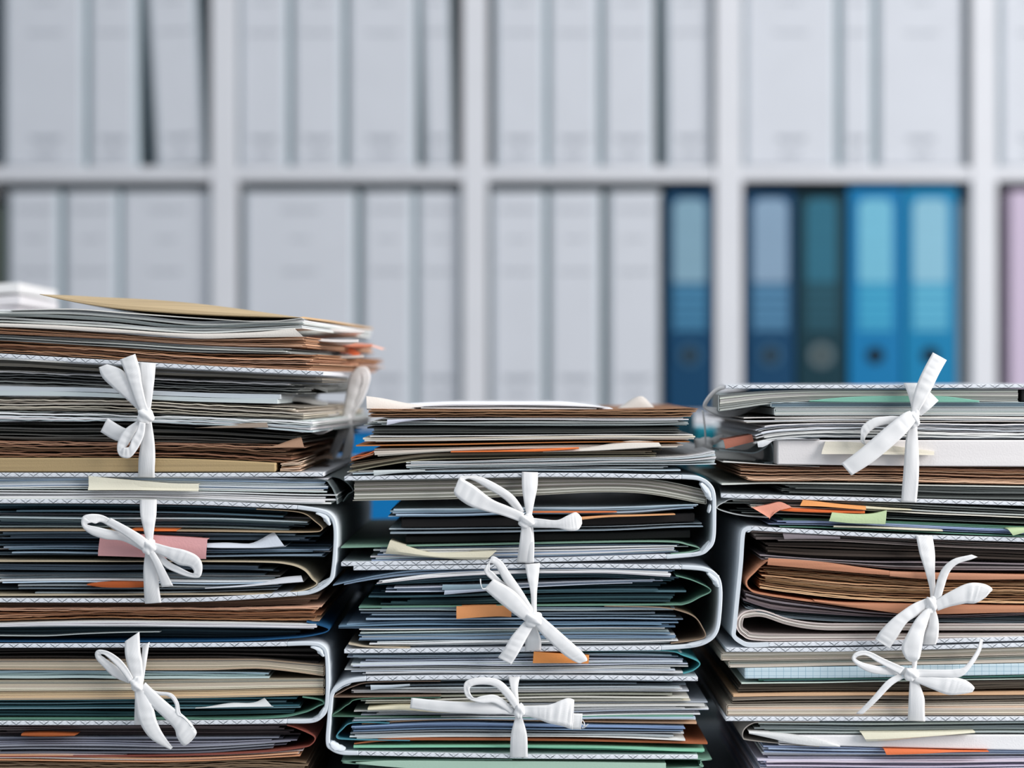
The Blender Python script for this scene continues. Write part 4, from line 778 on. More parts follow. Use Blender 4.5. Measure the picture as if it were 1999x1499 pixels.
sheaf(S, 'thin grey papers below the black book of the top middle folder', 'papers', 755, 1380, m5(1034, 1032, 1030, 1028, 1023), m5(1048, 1046, 1041, 1039, 1033), '#aab7bf #93a1a9 #c3ccd1', pitch=6, fill=.5, rec=1, ej=10, ejl=30, group=GMs)
block('book', 'black block standing for the shaded gap low in the top middle folder', 'book', 790, 1350, m5(1049, 1047, 1043, 1041, 1036), m5(1063, 1061, 1058, 1056, 1052), '#171717', rec=9)  # dark block added where there is only a shaded gap between papers
card_folder('pale green card folder at the bottom of the top middle folder', [(665, 1069), (800, 1066), (1000, 1062), (1200, 1058), (1310, 1058), (1345, 1064), (1366, 1071), (1345, 1078), (1310, 1082)], 2.0, '#7fa28f', cat='folder')
sheaf(S, 'white papers inside the pale green card folder of the top middle folder', 'papers', 722, 1345, [(722, 1070), (900, 1069), (1050, 1065), (1200, 1063), (1320, 1064)], [(745, 1097), (900, 1092), (1050, 1088), (1200, 1085), (1320, 1080)], '#bcc8dc #cdd5e2 #8fa1b8 #dde2ec', pitch=4.4, rec=2, ej=40, ejl=30, group=GMs, cut=.0)
sticky('cream note folded at left in the top middle folder', [(761, 1056), (790, 1065), (840, 1079), (900, 1078), (969, 1075)], [(752, 1081), (790, 1084), (850, 1089), (900, 1092), (950, 1093)], '#dad4bd', d=2, tilt=-2)
# FF
sheaf(S, 'long drooping blue-grey sheets right under the lid of the second middle folder', 'papers', 642, 1330, [(642, 1144), (700, 1130), (780, 1116), (900, 1110), (1050, 1107), (1330, 1114)], [(642, 1150), (700, 1138), (780, 1127), (900, 1118), (1050, 1111), (1330, 1117)], '#8ea1b3 #a9bac8 #758a9d', pitch=4, rec=1, ej=20, ejl=36, group=GMs)
sheaf(S, 'white papers with stepped right ends in the second middle folder', 'papers', 735, 1312, [(735, 1135), (850, 1120), (1000, 1113), (1150, 1111), (1310, 1116)], [(735, 1140), (850, 1128), (1000, 1120), (1150, 1119), (1310, 1127)], '#d5dae4 #e2e4ea', pitch=3.5, rec=-1, ej=14, ejl=20, group=GMs)
card_folder('green card folder with pointed right end in the second middle folder', [(700, 1186), (900, 1184), (1100, 1182), (1300, 1181), (1338, 1179), (1366, 1166), (1388, 1152), (1355, 1134), (1320, 1124)], 1.9, '#6f9784', cat='folder')
sheaf(S, 'dark teal papers at the top inside the pointed green folder', 'papers', 716, 1330, [(716, 1140), (850, 1129), (1000, 1122), (1150, 1121), (1330, 1130)], [(716, 1147), (850, 1145), (1000, 1139), (1150, 1134), (1330, 1140)], '#3a5560 #4b6a75 #2c444d #6c8792', pitch=5, rec=7, ej=60, ejl=40, group=GMs, rj=6)
sheaf(S, 'lilac-white stepped papers inside the pointed green folder', 'papers', 745, 1300, m5(1148, 1145, 1139, 1134, 1132), m5(1158, 1156, 1147, 1141, 1140), '#8d97a8 #b9bfcc #6c7d8c', pitch=3.6, rec=3, ej=70, ejl=30, group=GMs)
sheet_lip('loose_sheet', 'pale short sheet end left of the second middle bow', 'paper', [(863, 1151), (900, 1150), (960, 1148)], [(864, 1141), (900, 1141), (960, 1140)], '#8ba2ad', rec=0, flat=True)
sheet_lip('loose_sheet', 'second pale short sheet end, just under the first, left of the second middle bow', 'paper', [(867, 1160), (900, 1157), (960, 1152)], [(868, 1152), (900, 1151), (960, 1148)], '#b9c2d0', rec=0, flat=True)
sheaf(S, 'teal papers in the middle of the pointed green folder', 'papers', 702, 1345, m5(1159, 1157, 1149, 1143, 1142), m5(1171, 1170, 1163, 1161, 1162), '#57757f #6e8d97 #3f5c66 #87a1a9', pitch=5, rec=4, ej=60, ejl=70, group=GMs, rj=5)
sheaf(S, 'dark teal papers lowest in the pointed green folder', 'papers', 740, 1320, m5(1172, 1171, 1165, 1163, 1163), m5(1183, 1181, 1178, 1177, 1177), '#2f4a50 #3c5a60 #4f7076', pitch=5, rec=5, ej=40, ejl=60, group=GMs)
sheaf(S, 'thin white papers behind the upper orange note of the middle stack', 'papers', 700, 1320, m5(1188, 1187, 1186, 1187, 1188), m5(1199, 1199, 1200, 1200, 1198), '#aab9c6 #c4cfd9 #6a7b89', pitch=4.5, rec=3, ej=50, ejl=50, group=GMs)
sticky('orange note left of the second middle bow', [(891, 1184), (930, 1183), (970, 1183), (999, 1184)], [(891, 1208), (930, 1205), (970, 1203), (998, 1204)], '#e39a63', d=2, tilt=0)
card_folder('brown-edged card folder curving down at the right of the second middle folder', [(1180, 1183), (1290, 1186), (1335, 1195), (1358, 1206), (1370, 1222), (1377, 1243), (1350, 1251), (1310, 1256)], 1.8, '#95806c', cat='folder')
sheaf(S, 'slate blue papers below the orange note in the second middle folder', 'papers', 712, 1350, m5(1200, 1200, 1201, 1202, 1203), m5(1216, 1214, 1215, 1214, 1214), '#71869b #8fa3b5 #566b80 #b9c6d2', pitch=5, rec=3, ej=70, ejl=60, group=GMs, rj=4)
sheaf(S, 'blue papers with far-reaching left ends in the second middle folder', 'papers', 658, 1335, [(660, 1222), (750, 1217), (900, 1215), (1100, 1216), (1330, 1217)], [(660, 1230), (750, 1232), (900, 1230), (1100, 1229), (1330, 1229)], '#6f8aa2 #8ba4ba #5a7389 #dde3ea', pitch=4, rec=2, ej=50, ejl=60, group=GMs)
sheaf(S, 'light blue papers low in the second middle folder', 'papers', 698, 1322, m5(1236, 1232, 1230, 1231, 1232), m5(1252, 1249, 1248, 1247, 1246), '#93a8bd #adbecf #7b91a6 #c6d2dd', pitch=4.3, rec=2, ej=24, ejl=34, group=GMs, sk=.02)
sheaf(S, 'white papers at the foot of the second middle folder', 'papers', 718, 1325, m5(1254, 1251, 1249, 1248, 1248), m5(1266, 1264, 1262, 1261, 1258), '#c9d4e2 #dde3ec #aebccc', pitch=4, rec=1, ej=20, ejl=24, group=GMs)
card_folder('cream card corner curling at the lower left of the second middle folder', [(680, 1257), (690, 1259), (720, 1263), (800, 1265)], 2.2, '#c6b8a2', name='card_sheet', cat='card')
# FF - FG
card_folder('turquoise card folder with pointed right end between two middle folders', [(1100, 1272), (1290, 1270), (1335, 1280), (1366, 1294), (1355, 1308), (1334, 1315)], 2.0, '#4d9aa0', cat='folder')
sheaf(S, 'grey-blue papers above the lower orange note of the middle stack', 'papers', 672, 1335, m5(1277, 1275, 1273, 1273, 1275), m5(1293, 1291, 1290, 1289, 1289), '#8f9dab #a9b4bf #c6ccd6', pitch=4.4, rec=4, ej=30, ejl=50, group=GMs)
sheaf(S, 'lilac-white papers right on the lowest middle folder', 'papers', 670, 1345, m5(1294, 1292, 1291, 1290, 1290), m5(1320, 1317, 1317, 1317, 1318), '#ccd0e0 #d9dbe6 #bcc2d4', pitch=4.6, rec=1, ej=40, ejl=50, group=GMs)
sticky('orange note partly under the slanting loop between two middle folders', [(1042, 1272), (1080, 1275), (1120, 1278), (1150, 1279)], [(1040, 1294), (1080, 1294), (1120, 1294), (1149, 1295)], '#e0914f', d=1.5, tilt=0)
# FG
card_folder('brown-edged card folder opening from a left fold in the lowest middle folder', [(860, 1330), (730, 1332), (690, 1340), (665, 1352), (654, 1359), (668, 1361), (860, 1359)], 1.5, '#8d7868', cat='folder')
sheaf(S, 'grey papers at the top inside the lowest middle folder', 'papers', 700, 1345, [(700, 1336), (900, 1330), (1050, 1329), (1340, 1332)], m5(1348, 1346, 1345, 1344, 1345), '#8d9aa0 #a8b2b6 #707e86 #c3c9cc', pitch=4.2, rec=3, ej=110, ejl=40, group=GMs, rj=4)
sheet_lip('loose_sheet', 'pale sheet end with a bent left corner under the lid of the lowest middle folder', 'paper', [(724, 1346), (750, 1343), (800, 1338)], [(723, 1337), (750, 1337), (800, 1335)], '#b9c4cc', rec=0, flat=True)
sheaf(S, 'white papers high in the lowest middle folder', 'papers', 682, 1350, m5(1350, 1348, 1347, 1346, 1346), m5(1358, 1357, 1356, 1354, 1354), '#d5d8d6 #c3c9cb', pitch=4.2, rec=1, ej=24, ejl=18, group=GMs)
card_folder('dark green card folder opening from a left fold in the lowest middle folder', [(860, 1362), (710, 1364), (680, 1375), (662, 1388), (649, 1397), (672, 1399), (860, 1400)], 1.5, '#557a67', cat='folder')
sheaf(S, 'taupe-grey papers above the frayed bow in the lowest middle folder', 'papers', 702, 1350, m5(1362, 1359, 1357, 1356, 1356), m5(1378, 1376, 1375, 1373, 1372), '#99978d #b4b2a8 #7f7f78 #cfccc2', pitch=4.2, rec=2, ej=50, ejl=20, group=GMs)
sticky('long cream strip under the left tail of the frayed bow', [(718, 1382), (780, 1377), (850, 1380), (935, 1389)], [(718, 1386), (780, 1385), (850, 1390), (930, 1393)], '#dcd4b8', tilt=0)
sheaf(S, 'pale papers level with the frayed bow', 'papers', 680, 1385, m5(1388, 1379, 1377, 1375, 1374), m5(1398, 1396, 1396, 1391, 1389), '#b9bfc9 #d5d8dd #9aa3ad #e0e2e6', pitch=4, rec=2, ej=70, ejl=60, group=GMs)
sheaf(S, 'white papers above the kraft line in the lowest middle folder', 'papers', 686, 1370, m5(1400, 1398, 1398, 1394, 1392), m5(1410, 1405, 1407, 1405, 1406), '#cfd9e4 #dde3ea #6f9c8b #aebccb', pitch=3.6, rec=1, ej=40, ejl=14, group=GMs)
sheaf('card_sheet', 'thin peach card in the lowest middle folder', 'card', 704, 1362, [(704, 1414), (800, 1408), (900, 1406), (1050, 1409), (1200, 1411), (1360, 1412)], [(704, 1417), (800, 1411), (900, 1409), (1050, 1412), (1200, 1415), (1360, 1419)], '#d8a986', pitch=6, fill=1, rec=0, ej=2, ejl=2, group=GMs)
card_folder('teal card folder round papers at the left of the lowest middle folder', [(760, 1412), (690, 1411), (668, 1424), (657, 1440), (685, 1444), (800, 1446)], 1.7, '#4f8d9c', cat='folder')
sheaf(S, 'blue papers inside the teal folder of the lowest middle folder', 'papers', 684, 1345, [(684, 1419), (800, 1413), (900, 1411), (1050, 1414), (1350, 1420)], m5(1430, 1424, 1426, 1428, 1428), '#7f97b5 #9db0c8 #b9c8d8 #6b819c', pitch=4, rec=2, ej=30, ejl=10, group=GMs)
sheaf(S, 'grey-white papers above the rust card of the lowest middle folder', 'papers', 682, 1338, m5(1431, 1426, 1428, 1430, 1430), m5(1444, 1439, 1439, 1441, 1447), '#c4c7c9 #9aa0a5 #d9dadb #e0d6d2', pitch=4.4, rec=1, ej=50, ejl=14, group=GMs)
sheaf('card_sheet', 'rust brown card in the lowest middle folder', 'card', 690, 1382, [(690, 1452), (750, 1443), (900, 1441), (1100, 1444), (1380, 1450)], [(690, 1454), (750, 1448), (900, 1446), (1100, 1448), (1380, 1454)], '#a8603f', pitch=8, fill=1, rec=0, ej=2, ejl=2, group=GMs)
sheaf('card_sheet', 'upper mint green card low in the middle stack', 'card', 690, 1376, m5(1455, 1455, 1456, 1458, 1462), m5(1460, 1459, 1460, 1462, 1467), '#7db89b', pitch=8, fill=1, rec=0, ej=2, ejl=2, group=GMs)
sheaf('card_sheet', 'lower mint green card low in the middle stack', 'card', 694, 1376, m5(1461, 1461, 1462, 1465, 1470), m5(1465, 1464, 1466, 1470, 1474), '#5fa98a', pitch=8, fill=1, rec=1, ej=2, ejl=2, group=GMs)
card_folder('pale green folder with a rounded right fold at the bottom of the middle stack', [(1000, 1484), (690, 1486), (686, 1489), (692, 1492), (1000, 1510), (1340, 1500), (1366, 1494), (1368, 1486), (1362, 1483), (1000, 1482)], 1.6, '#7fa492', rec=2)
block('card_folder', 'broad pale green card folder facing forward at the foot of the middle stack', 'folder', 694, 1300, [(694, 1489), (760, 1485), (900, 1486), (1100, 1487), (1300, 1490)], [(694, 1490), (760, 1497), (900, 1504), (1100, 1506), (1300, 1500)], '#a9c6b4', rec=0)
sheaf(S, 'papers under the pale green folder at the very bottom of the middle stack', 'papers', 690, 1370, m5(1506, 1510, 1512, 1512, 1508), m5(1578, 1578, 1578, 1578, 1578), '#9fb0b8 #c0c8cc', pitch=6, rec=3, ej=30, ejl=30, group=GMs)

# ---------------------------------------------------------------- RIGHT STACK
def r5(*v): return list(zip((1420, 1500, 1640, 1800, 2000), v))
booklet('top grey book of the right stack, drooping at its left end', 1403, 1992, [(1403, 771), (1440, 767), (1500, 763), (1640, 760), (1800, 760), (1992, 759)], [(1403, 803), (1440, 798), (1500, 789), (1640, 782), (1800, 782), (1992, 785)], '#a9a9a2 #bcbbb3 #8e928e #cbcac2', '#9ba3a2', pitch=3.2, rec=2, name='book', cat='book', tint=.14, side='left', ccol_t=1, cut=(.022, 0))
block('book', 'added black filler block at the right edge of the photo, top of the right stack', 'book', 1996, XR, [(1996, 760), (2100, 760)], [(1996, 784), (2100, 784)], '#1c1d1e', rec=3)  # dark block added to keep the view past the grey book black
block('document_wallet', 'mint green plastic wallet curving under the top grey book of the right stack', 'wallet', 1580, 1912, [(1580, 782), (1640, 776), (1720, 773), (1830, 773), (1912, 782)], [(1580, 784), (1700, 785), (1912, 785)], '#7fb8a4', rec=0)
booklet('thin blue-grey magazine near the top of the right stack', 1505, XR, r5(786, 785, 785, 785, 785), r5(796, 795, 794, 794, 794), '#7f95a0 #94a6ae #6a7e8a', '#aebcc0', pitch=3, name='magazine', cat='magazine', side='left')
booklet('thicker cream magazine below the blue-grey one, right stack', 1512, XR, r5(796, 796, 795, 795, 795), r5(812, 811, 811, 811, 812), '#c4c5c0 #d6d4cd #aab0b0', '#b3bab9', pitch=3, name='magazine', cat='magazine', side='left')
sheaf(S, 'flat pale papers with pointed left ends in the upper right stack', 'papers', 1450, XR, r5(815, 814, 813, 813, 813), r5(826, 825, 824, 824, 824), '#cbc7c1 #d9d7d3 #b9b9b6', pitch=4, rec=1, ej=10, ejl=90, group=GRs, wav=1)
sheaf('newspaper', 'folded newsprint with curled left end in the upper right stack', 'newspaper', 1474, XR, [(1474, 836), (1500, 830), (1560, 827), (1700, 826), (1900, 827)], [(1474, 868), (1500, 862), (1550, 857), (1700, 856), (1900, 857)], '#dcdfe2 #c6cbcf #eceef0 #b7bfc4', pitch=4.4, rec=1, rj=1.5, ej=10, ejl=26, group=GRs, wav=.9, crumple=.5, tint=.1)
sheet_lip('loose_sheet', 'white sheet bending down at the left of the folded newsprint', 'paper', [(1478, 862), (1500, 860), (1520, 858), (1600, 857)], [(1480, 873), (1492, 872), (1512, 859), (1600, 858)], '#dddfe1', rec=-1, flat=True)
sticky('terracotta slip pointing left out of the right stack', [(1412, 858), (1440, 853), (1468, 848)], [(1416, 876), (1443, 869), (1471, 862)], '#b06f5c', d=-10, tilt=0)
block('book', 'thick smooth white book block in the upper right stack', 'book', 1518, XR, r5(859, 859, 859, 859, 859), [(1518, 907), (1640, 908), (1800, 910), (2000, 911)], '#e6e2e1', rec=1)
card_folder('grey plastic strap curving at the left of the thick white book', [(1410, 880), (1450, 884), (1480, 886), (1500, 876), (1512, 866), (1518, 884), (1517, 904), (1500, 906)], 3.0, '#8d989b', rec=20, depth=.05, name='plastic_strap', cat='strap')
sticky('long cream slip across the thick white book under the stiff bow', [(1611, 862), (1660, 863), (1740, 870), (1824, 881)], [(1602, 886), (1680, 886), (1750, 887), (1822, 888)], '#dcd6c6', tilt=3)
sheaf(S, 'brown brittle papers under the thick white book, right stack', 'papers', 1446, XR, [(1450, 907), (1600, 911), (1800, 912), (2000, 914)], [(1450, 936), (1480, 940), (1600, 940), (1800, 943), (2000, 947)], BR, pitch=4.6, rec=2, ej=10, ejl=24, mat=M_KRAFT, group=GRs, crumple=.6)
sheet_lip('loose_sheet', 'pale sheet reaching far left under the thick white book', 'paper', [(1412, 902), (1450, 904), (1520, 908), (1600, 911)], [(1412, 899), (1450, 902), (1520, 907), (1600, 910)], '#dcdcd8', rec=3)
sheaf('card_sheet', 'white card right below the brown papers of the upper right stack', 'card', 1410, XR, r5(944, 942, 943, 946, 949), r5(947, 945, 946, 949, 952), '#d3d2cc', pitch=8, fill=1, rec=0, ej=2, ejl=2, group=GRs)
sheaf(S, 'dark grey papers lying lowest in the top right folder', 'papers', 1530, XR, r5(950, 948, 949, 951, 954), r5(966, 966, 970, 975, 980), '#6e7270 #7b7f7d #62665f', pitch=5, rec=6, ej=10, ejl=30, group=GRs)
# FH - FI
card_folder('thin white card folder bulging left between the two upper right folders', [(1560, 975), (1440, 974), (1415, 980), (1400, 991), (1420, 1000), (1455, 1007), (1500, 1010)], 1.6, '#b9bdbd', cat='folder')
sheaf(S, 'thin dark and white sheets fanned under the top right folder', 'papers', 1410, XR, [(1410, 977), (1600, 980), (1800, 986), (2000, 995)], [(1410, 991), (1600, 996), (1800, 1005), (2000, 1014)], '#8f938f #b5b8b4 #5e625f #c9c6ba', pitch=4, fill=.5, rec=2, ej=10, ejl=60, group=GRs)
sheaf(S, 'second layer of thin dark and white sheets behind the pale green note', 'papers', 1425, XR, [(1425, 993), (1600, 998), (1800, 1007), (2000, 1016)], [(1425, 1005), (1600, 1011), (1800, 1018), (2000, 1026)], '#7f8683 #a5a9a6 #4f5653 #a87565', pitch=4, fill=.55, rec=3, ej=10, ejl=60, group=GRs)
sheaf(S, 'white and blue papers resting on the folder with the salmon wrapper', 'papers', 1500, XR, [(1500, 1013), (1600, 1014), (1800, 1021), (2000, 1029)], [(1500, 1029), (1600, 1032), (1800, 1040), (2000, 1049)], '#ccd2e2 #8f9fc0 #e2e5ec #5f8a78 #3f5a6c', pitch=3.8, rec=1, ej=10, ejl=40, group=GRs)
sticky('light orange strip bent up at its left end, under the top right folder', [(1567, 976), (1590, 978), (1640, 984), (1690, 988)], [(1561, 987), (1600, 988), (1640, 991), (1690, 995)], '#e29a5c', tilt=1)
sticky('cream strip right of the light orange one, under the top right folder', [(1690, 988), (1730, 991), (1780, 994)], [(1690, 993), (1730, 995), (1780, 996)], '#cfc8ad', tilt=0)
sticky('folded salmon note with a triangular tip in the right stack', [(1469, 991), (1500, 985), (1524, 980), (1546, 990)], [(1472, 993), (1500, 1010), (1501, 1013), (1512, 998)], '#e39a83', d=2, tilt=1)
sticky('narrow red-orange strip left of the pale green note', [(1512, 990), (1560, 992), (1630, 996), (1688, 997)], [(1512, 996), (1560, 999), (1630, 1001), (1688, 1002)], '#e0703a', d=1, tilt=0)
sticky('pale green note with raised right corner in the right stack', [(1624, 1000), (1660, 1003), (1700, 1003), (1731, 996)], [(1618, 1017), (1660, 1021), (1700, 1022), (1728, 1023)], '#bfd2a4', d=3, tilt=0)
sticky('small pale green note cut by the right edge of the photo', [(1967, 1032), (1985, 1031), (2012, 1031)], [(1977, 1045), (1990, 1042), (2012, 1036)], '#bfd2a4', d=3, tilt=0)
sticky('cream strip below the pale green note of the right stack', [(1628, 1026), (1700, 1028), (1780, 1031), (1840, 1034)], [(1626, 1029), (1700, 1031), (1780, 1035), (1840, 1037)], '#d3cfba', tilt=0)
# FI
def fi(x): return 0
sheaf(S, 'taupe papers right under the lid of the folder with the salmon wrapper', 'papers', 1468, XR, [(1470, 1037), (1600, 1044), (1800, 1054), (2000, 1063)], [(1480, 1060), (1600, 1060), (1800, 1068), (2000, 1076)], '#7b6e68 #8d7f79 #6b605b #9a8f8a', pitch=6, rec=4, ej=10, ejl=70, group=GRs)
sheet_lip('loose_sheet', 'lilac-grey sheet end under the lid of the folder with the salmon wrapper', 'paper', [(1531, 1052), (1560, 1051), (1640, 1051)], [(1528, 1040), (1560, 1042), (1640, 1047)], '#8d8489', rec=1, flat=True)
sheaf(S, 'dark brown-grey papers above the salmon wrapper', 'papers', 1494, XR, [(1494, 1061), (1600, 1061), (1800, 1069), (2000, 1077)], [(1494, 1084), (1600, 1092), (1800, 1096), (2000, 1101)], '#4a403a #574c45 #3e3631', pitch=8, rec=7, ej=10, ejl=10, group=GRs)
sheaf(S, 'grey-mauve papers right above the salmon wrapper', 'papers', 1484, XR, [(1484, 1084), (1600, 1093), (1740, 1098), (1800, 1098), (2000, 1102)], [(1484, 1098), (1600, 1100), (1740, 1113), (1800, 1116), (2000, 1119)], '#7e7678 #938b8d #6c6466', pitch=5, rec=3, ej=10, ejl=20, group=GRs)
card_folder('torn salmon kraft wrapper round the browned papers of the right stack', [(XR, 1126), (1900, 1122), (1735, 1117), (1600, 1104), (1510, 1094), (1490, 1101), (1474, 1116), (1458, 1134), (1464, 1150), (1490, 1160), (1600, 1176), (1720, 1190), (1900, 1194), (XR, 1194)], 3.0, '#bf8465', rec=1, mat=M_KRAFT, name='paper_wrapper', cat='wrapper')
sheet_lip('paper_flap', 'upper torn salmon flap of the wrapper, ending above the third bow strap', 'paper', [(1498, 1102), (1600, 1111), (1680, 1118), (1737, 1122)], [(1500, 1089), (1600, 1096), (1680, 1107), (1736, 1114)], '#c08567', rec=-1, flat=True, mat=M_KRAFT, depth=.02)
sheet_lip('paper_flap', 'upper salmon flap of the wrapper right of the third bow strap', 'paper', [(1737, 1124), (1800, 1129), (1900, 1131), (2000, 1130), (XR, 1131)], [(1737, 1115), (1800, 1117), (1900, 1119), (2000, 1121), (XR, 1122)], '#c58d70', rec=-1, flat=True, mat=M_KRAFT, depth=.02)
sheet_lip('paper_flap', 'lower salmon flap of the wrapper under the browned papers', 'paper', [(1590, 1172), (1650, 1177), (1712, 1178), (1800, 1180), (2000, 1183), (XR, 1184)], [(1590, 1174), (1650, 1183), (1715, 1192), (1780, 1199), (2000, 1195), (XR, 1194)], '#c58a6a', rec=-1, flat=True, mat=M_KRAFT, depth=.02)
sheaf(S, 'thick browned old papers inside the salmon wrapper', 'papers', 1484, XR, [(1484, 1108), (1600, 1114), (1740, 1125), (1850, 1133), (2000, 1133)], [(1484, 1150), (1540, 1158), (1650, 1170), (1800, 1177), (2000, 1180)], '#a98562 #bf9a75 #8a6848 #cbaa86', pitch=3.6, rec=3, ej=10, ejl=18, mat=M_KRAFT, group=GRs, crumple=.9, wav=.8)
def under(x): return 0
sheaf(S, 'mauve-grey papers sagging right below the salmon wrapper', 'papers', 1452, XR, [(1456, 1154), (1500, 1166), (1600, 1182), (1720, 1197), (1850, 1202), (2000, 1197)], [(1452, 1174), (1500, 1190), (1600, 1200), (1720, 1206), (1850, 1207), (2000, 1203)], '#77686a #8e8082 #5f5558 #a39a9c', pitch=3.6, rec=4, ej=10, ejl=10, group=GRs)
sheaf(S, 'slate grey papers above the rolled magazine of the right stack', 'papers', 1456, XR, [(1456, 1178), (1500, 1192), (1600, 1202), (1720, 1208), (1850, 1208), (2000, 1206)], [(1462, 1190), (1500, 1202), (1600, 1214), (1720, 1217), (1850, 1218), (2000, 1224)], '#66737a #8b979d #515c62 #a8b1b5', pitch=4.4, rec=2, ej=10, ejl=14, group=GRs)
mb = MB(); mc = palette('#bdb3ad #a79d98 #cfc6c0')
for k in range(5):
    o_ = k*2.7
    wrap_mesh(mb, [(XR, 1219+o_), (1700, 1219+o_), (1600, 1218+o_), (1540, 1209+o_), (1490, 1193+o_), (1458, 1194+o_*1.05), (1441+o_, 1208), (1439+o_, 1224), (1450+o_, 1240-o_*.6), (1480, 1250-o_), (1600, 1250-o_*.95), (XR, 1247-o_*.95)], 2.2, .002+.0005*(k % 2), .26, jit(mc[k % 3], .08), 6)
tag(recenter(mb.build('rolled_magazine', M_PAPER)), 'magazine folded over in a rounded loop at the left, lowest in the salmon wrapper folder', 'magazine', GRs)
# FJ
booklet('upper taupe book of the lower right folder, reaching furthest left', 1408, XR, r5(1274, 1273, 1271, 1270, 1264), r5(1290, 1289, 1287, 1284, 1279), '#c3bbad #b0a999 #d0c9bc #8f938b', '#a79f92', pitch=3, name='book', cat='book', side='left')
booklet('second taupe book of the lower right folder, above the squared pad', 1423, XR, r5(1291, 1290, 1288, 1286, 1280), r5(1304, 1303, 1300, 1298, 1294), '#c6beb0 #b4ad9f #8c928b #cdc6b9', '#a39d91', pitch=3, name='book', cat='book', side='left')
block('squared_pad', 'pale blue squared paper pad in the lower right folder', 'pad', 1454, XR, [(1454, 1304), (1600, 1302), (1800, 1299), (2000, 1295)], [(1454, 1326), (1600, 1325), (1800, 1322), (2000, 1318)], '#b9ced8', rec=2, mat=M_GRID)
sheaf(S, 'thin teal and white papers under the squared pad', 'papers', 1448, XR, [(1450, 1328), (1600, 1326), (1800, 1324), (2000, 1319)], [(1450, 1336), (1600, 1335), (1800, 1331), (2000, 1328)], '#4f8576 #c5d0c8 #6f9298 #d9dedd', pitch=3.2, rec=2, ej=10, ejl=50, group=GRs)
sheaf(S, 'dark brown papers in the middle of the lower right folder', 'papers', 1442, XR, [(1442, 1337), (1600, 1336), (1800, 1332), (2000, 1330)], [(1442, 1353), (1600, 1351), (1800, 1350), (2000, 1347)], '#4f4840 #5d554b #403a34', pitch=7, rec=4, ej=10, ejl=14, group=GRs, wav=1)
sheaf('card_sheet', 'thin tan card between dark and taupe papers of the lower right folder', 'card', 1432, XR, r5(1356, 1355, 1354, 1354, 1351), r5(1361, 1360, 1359, 1358, 1356), '#d0ab86', pitch=8, fill=1, rec=0, ej=2, ejl=2, group=GRs)
sheaf(S, 'brown-grey papers under the thin tan card, lower right folder', 'papers', 1430, XR, r5(1362, 1361, 1360, 1360, 1358), r5(1375, 1374, 1373, 1372, 1370), '#84786c #988b7d #73695f', pitch=4.5, rec=2, ej=10, ejl=6, group=GRs)
booklet('taupe book at the foot of the lower right folder', 1419, XR, r5(1376, 1375, 1374, 1373, 1371), r5(1398, 1398, 1398, 1397, 1397), '#b6aa9b #c5baab #9d9286 #cdb69c', '#a3998c', pitch=3.3, name='book', cat='book', side='left')
# below FJ
card_folder('grey-brown card folder with rounded left fold under the lower right folder', [(1600, 1409), (1490, 1410), (1466, 1414), (1452, 1426), (1451, 1440), (1462, 1445), (1530, 1452), (1600, 1458)], 2.0, '#a39c94', cat='folder')
sheaf(S, 'grey-green papers under the lower right folder', 'papers', 1474, XR, r5(1410, 1410, 1410, 1409, 1409), r5(1434, 1433, 1433, 1432, 1432), '#8f9a9a #a8b1b0 #737f80 #c9cdcc', pitch=4.8, rec=2, ej=10, ejl=30, group=GRs)
sheet_lip('loose_sheet', 'white sheet sloping down from the left under the lower right folder', 'paper', [(1462, 1428), (1500, 1430), (1540, 1434), (1600, 1444), (1640, 1456)], [(1462, 1432), (1500, 1440), (1540, 1449), (1580, 1455), (1640, 1458)], '#dfe0df', rec=-1, flat=True)
block('white_card', 'broad white card edge near the bottom of the right stack', 'card', 1520, XR, r5(1436, 1436, 1436, 1435, 1435), [(1520, 1455), (1640, 1457), (1800, 1461), (2000, 1465)], '#e6e5e6', rec=1)
sticky('cream note curling at its left end near the bottom of the right stack', [(1681, 1430), (1740, 1430), (1840, 1429), (1903, 1427)], [(1692, 1448), (1740, 1446), (1800, 1440), (1903, 1431)], '#e0dcc6', d=3, tilt=-2)
sheaf(S, 'blue-white papers with fanned left ends near the bottom of the right stack', 'papers', 1490, XR, [(1490, 1457), (1640, 1460), (1800, 1464), (2000, 1467)], r5(1478, 1479, 1480, 1480, 1479), '#b9c4d6 #cdd4e2 #97a6bd', pitch=4.5, rec=2, ej=10, ejl=16, group=GRs)
sticky('orange wedge-shaped slip at the bottom of the right stack', [(1725, 1461), (1800, 1463), (1860, 1465), (1930, 1466)], [(1730, 1473), (1800, 1471), (1860, 1468), (1930, 1467)], '#e3784a', tilt=0)
sheaf(S, 'lilac-pink papers at the very bottom of the right stack', 'papers', 1480, XR, r5(1480, 1481, 1481, 1481, 1480), r5(1578, 1578, 1578, 1578, 1578), '#b7bed3 #c9c3d2 #d3c3cd #a6b0c8', pitch=5, rec=2, ej=10, ejl=30, group=GRs)

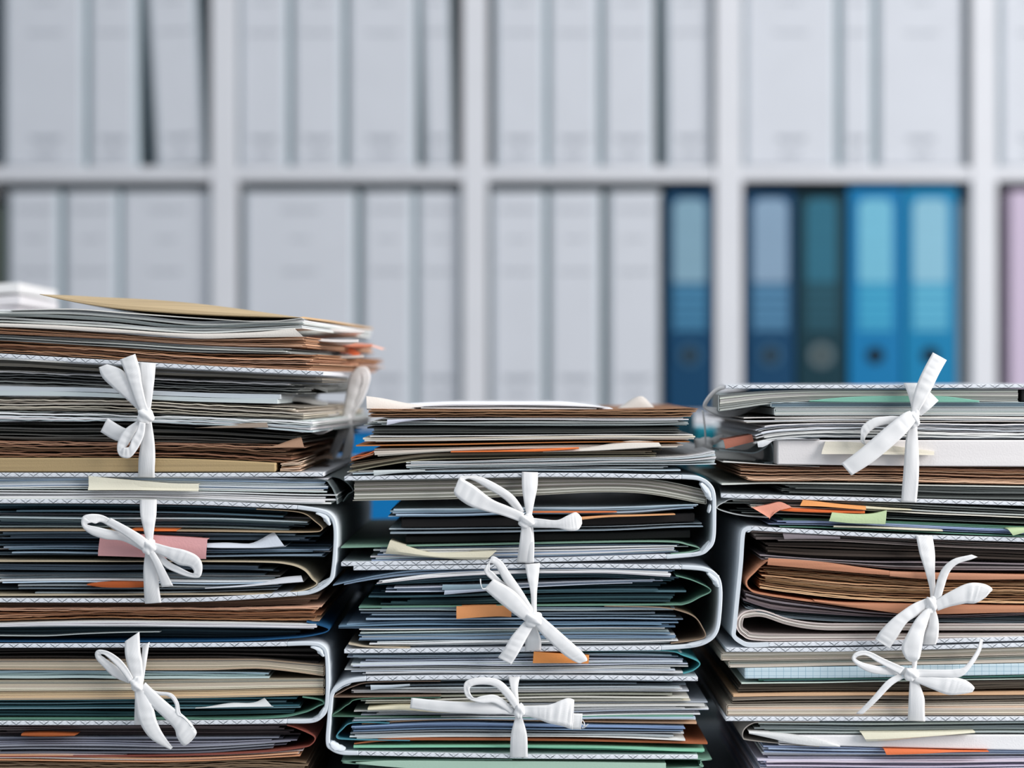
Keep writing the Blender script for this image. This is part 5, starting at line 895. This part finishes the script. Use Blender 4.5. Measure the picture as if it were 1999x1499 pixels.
# ---------------------------------------------------------------- things behind the stacks
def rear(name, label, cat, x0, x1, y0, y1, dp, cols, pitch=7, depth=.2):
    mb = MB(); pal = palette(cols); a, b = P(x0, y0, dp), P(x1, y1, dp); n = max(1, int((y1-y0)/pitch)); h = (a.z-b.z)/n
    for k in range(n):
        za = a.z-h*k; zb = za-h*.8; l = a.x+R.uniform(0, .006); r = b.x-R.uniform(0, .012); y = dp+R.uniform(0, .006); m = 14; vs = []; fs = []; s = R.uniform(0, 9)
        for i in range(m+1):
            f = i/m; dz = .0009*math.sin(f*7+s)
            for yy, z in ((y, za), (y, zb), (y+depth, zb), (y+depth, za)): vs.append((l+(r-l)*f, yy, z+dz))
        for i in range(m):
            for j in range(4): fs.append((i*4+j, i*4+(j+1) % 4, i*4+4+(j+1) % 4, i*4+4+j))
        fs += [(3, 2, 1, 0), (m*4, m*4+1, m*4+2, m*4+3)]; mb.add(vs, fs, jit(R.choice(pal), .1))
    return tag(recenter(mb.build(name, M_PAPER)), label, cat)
rear('paper_pile', 'tall white paper pile behind the left stack, cut by the left edge', 'papers', -160, 58, 553, 1380, .34, '#f0eeed #f0eeed', 24, .14)
rear('paper_pile', 'pale papers standing behind the gap left of the right stack', 'papers', 1402, 1560, 836, 975, .34, '#aab6ba #c3ccd0 #8d9a9f', 22, .12)
rear('paper_pile', 'pile coloured dark to shade the gap between middle and right stacks', 'papers', 1300, 1600, 977, 1374, .34, '#35393b #4a5054 #2a2d2e #5a646a', 15, .13)  # occluding pile, added; the gap's shade is put into its dark colours
rear('paper_pile', 'pile coloured dark to shade the gap between left and middle stacks', 'papers', 560, 900, 1040, 1374, .34, '#35393b #45403c #2a2d2e #3a444a', 15, .13)  # added to block the view and light here, coloured dark as shade
mb = MB(); a = P(1310, 806, .35); b = P(1356, 975, .35); mb.box(a.x, b.x, .35, .45, b.z, a.z)
tag(recenter(mb.build('box_file', plain('dark_teal_card', '#0e4353', .6), bevel=.003)), 'dark teal box file standing behind the right end of the middle stack', 'box file')
mb = MB(); a = P(1358, 836, .35); b = P(1398, 975, .35); mb.box(a.x, b.x, .35, .45, b.z, a.z)
tag(recenter(mb.build('box_file', plain('turquoise_card', '#1d93a6', .6), bevel=.003)), 'turquoise box file behind the hanging cord left of the right stack', 'box file')
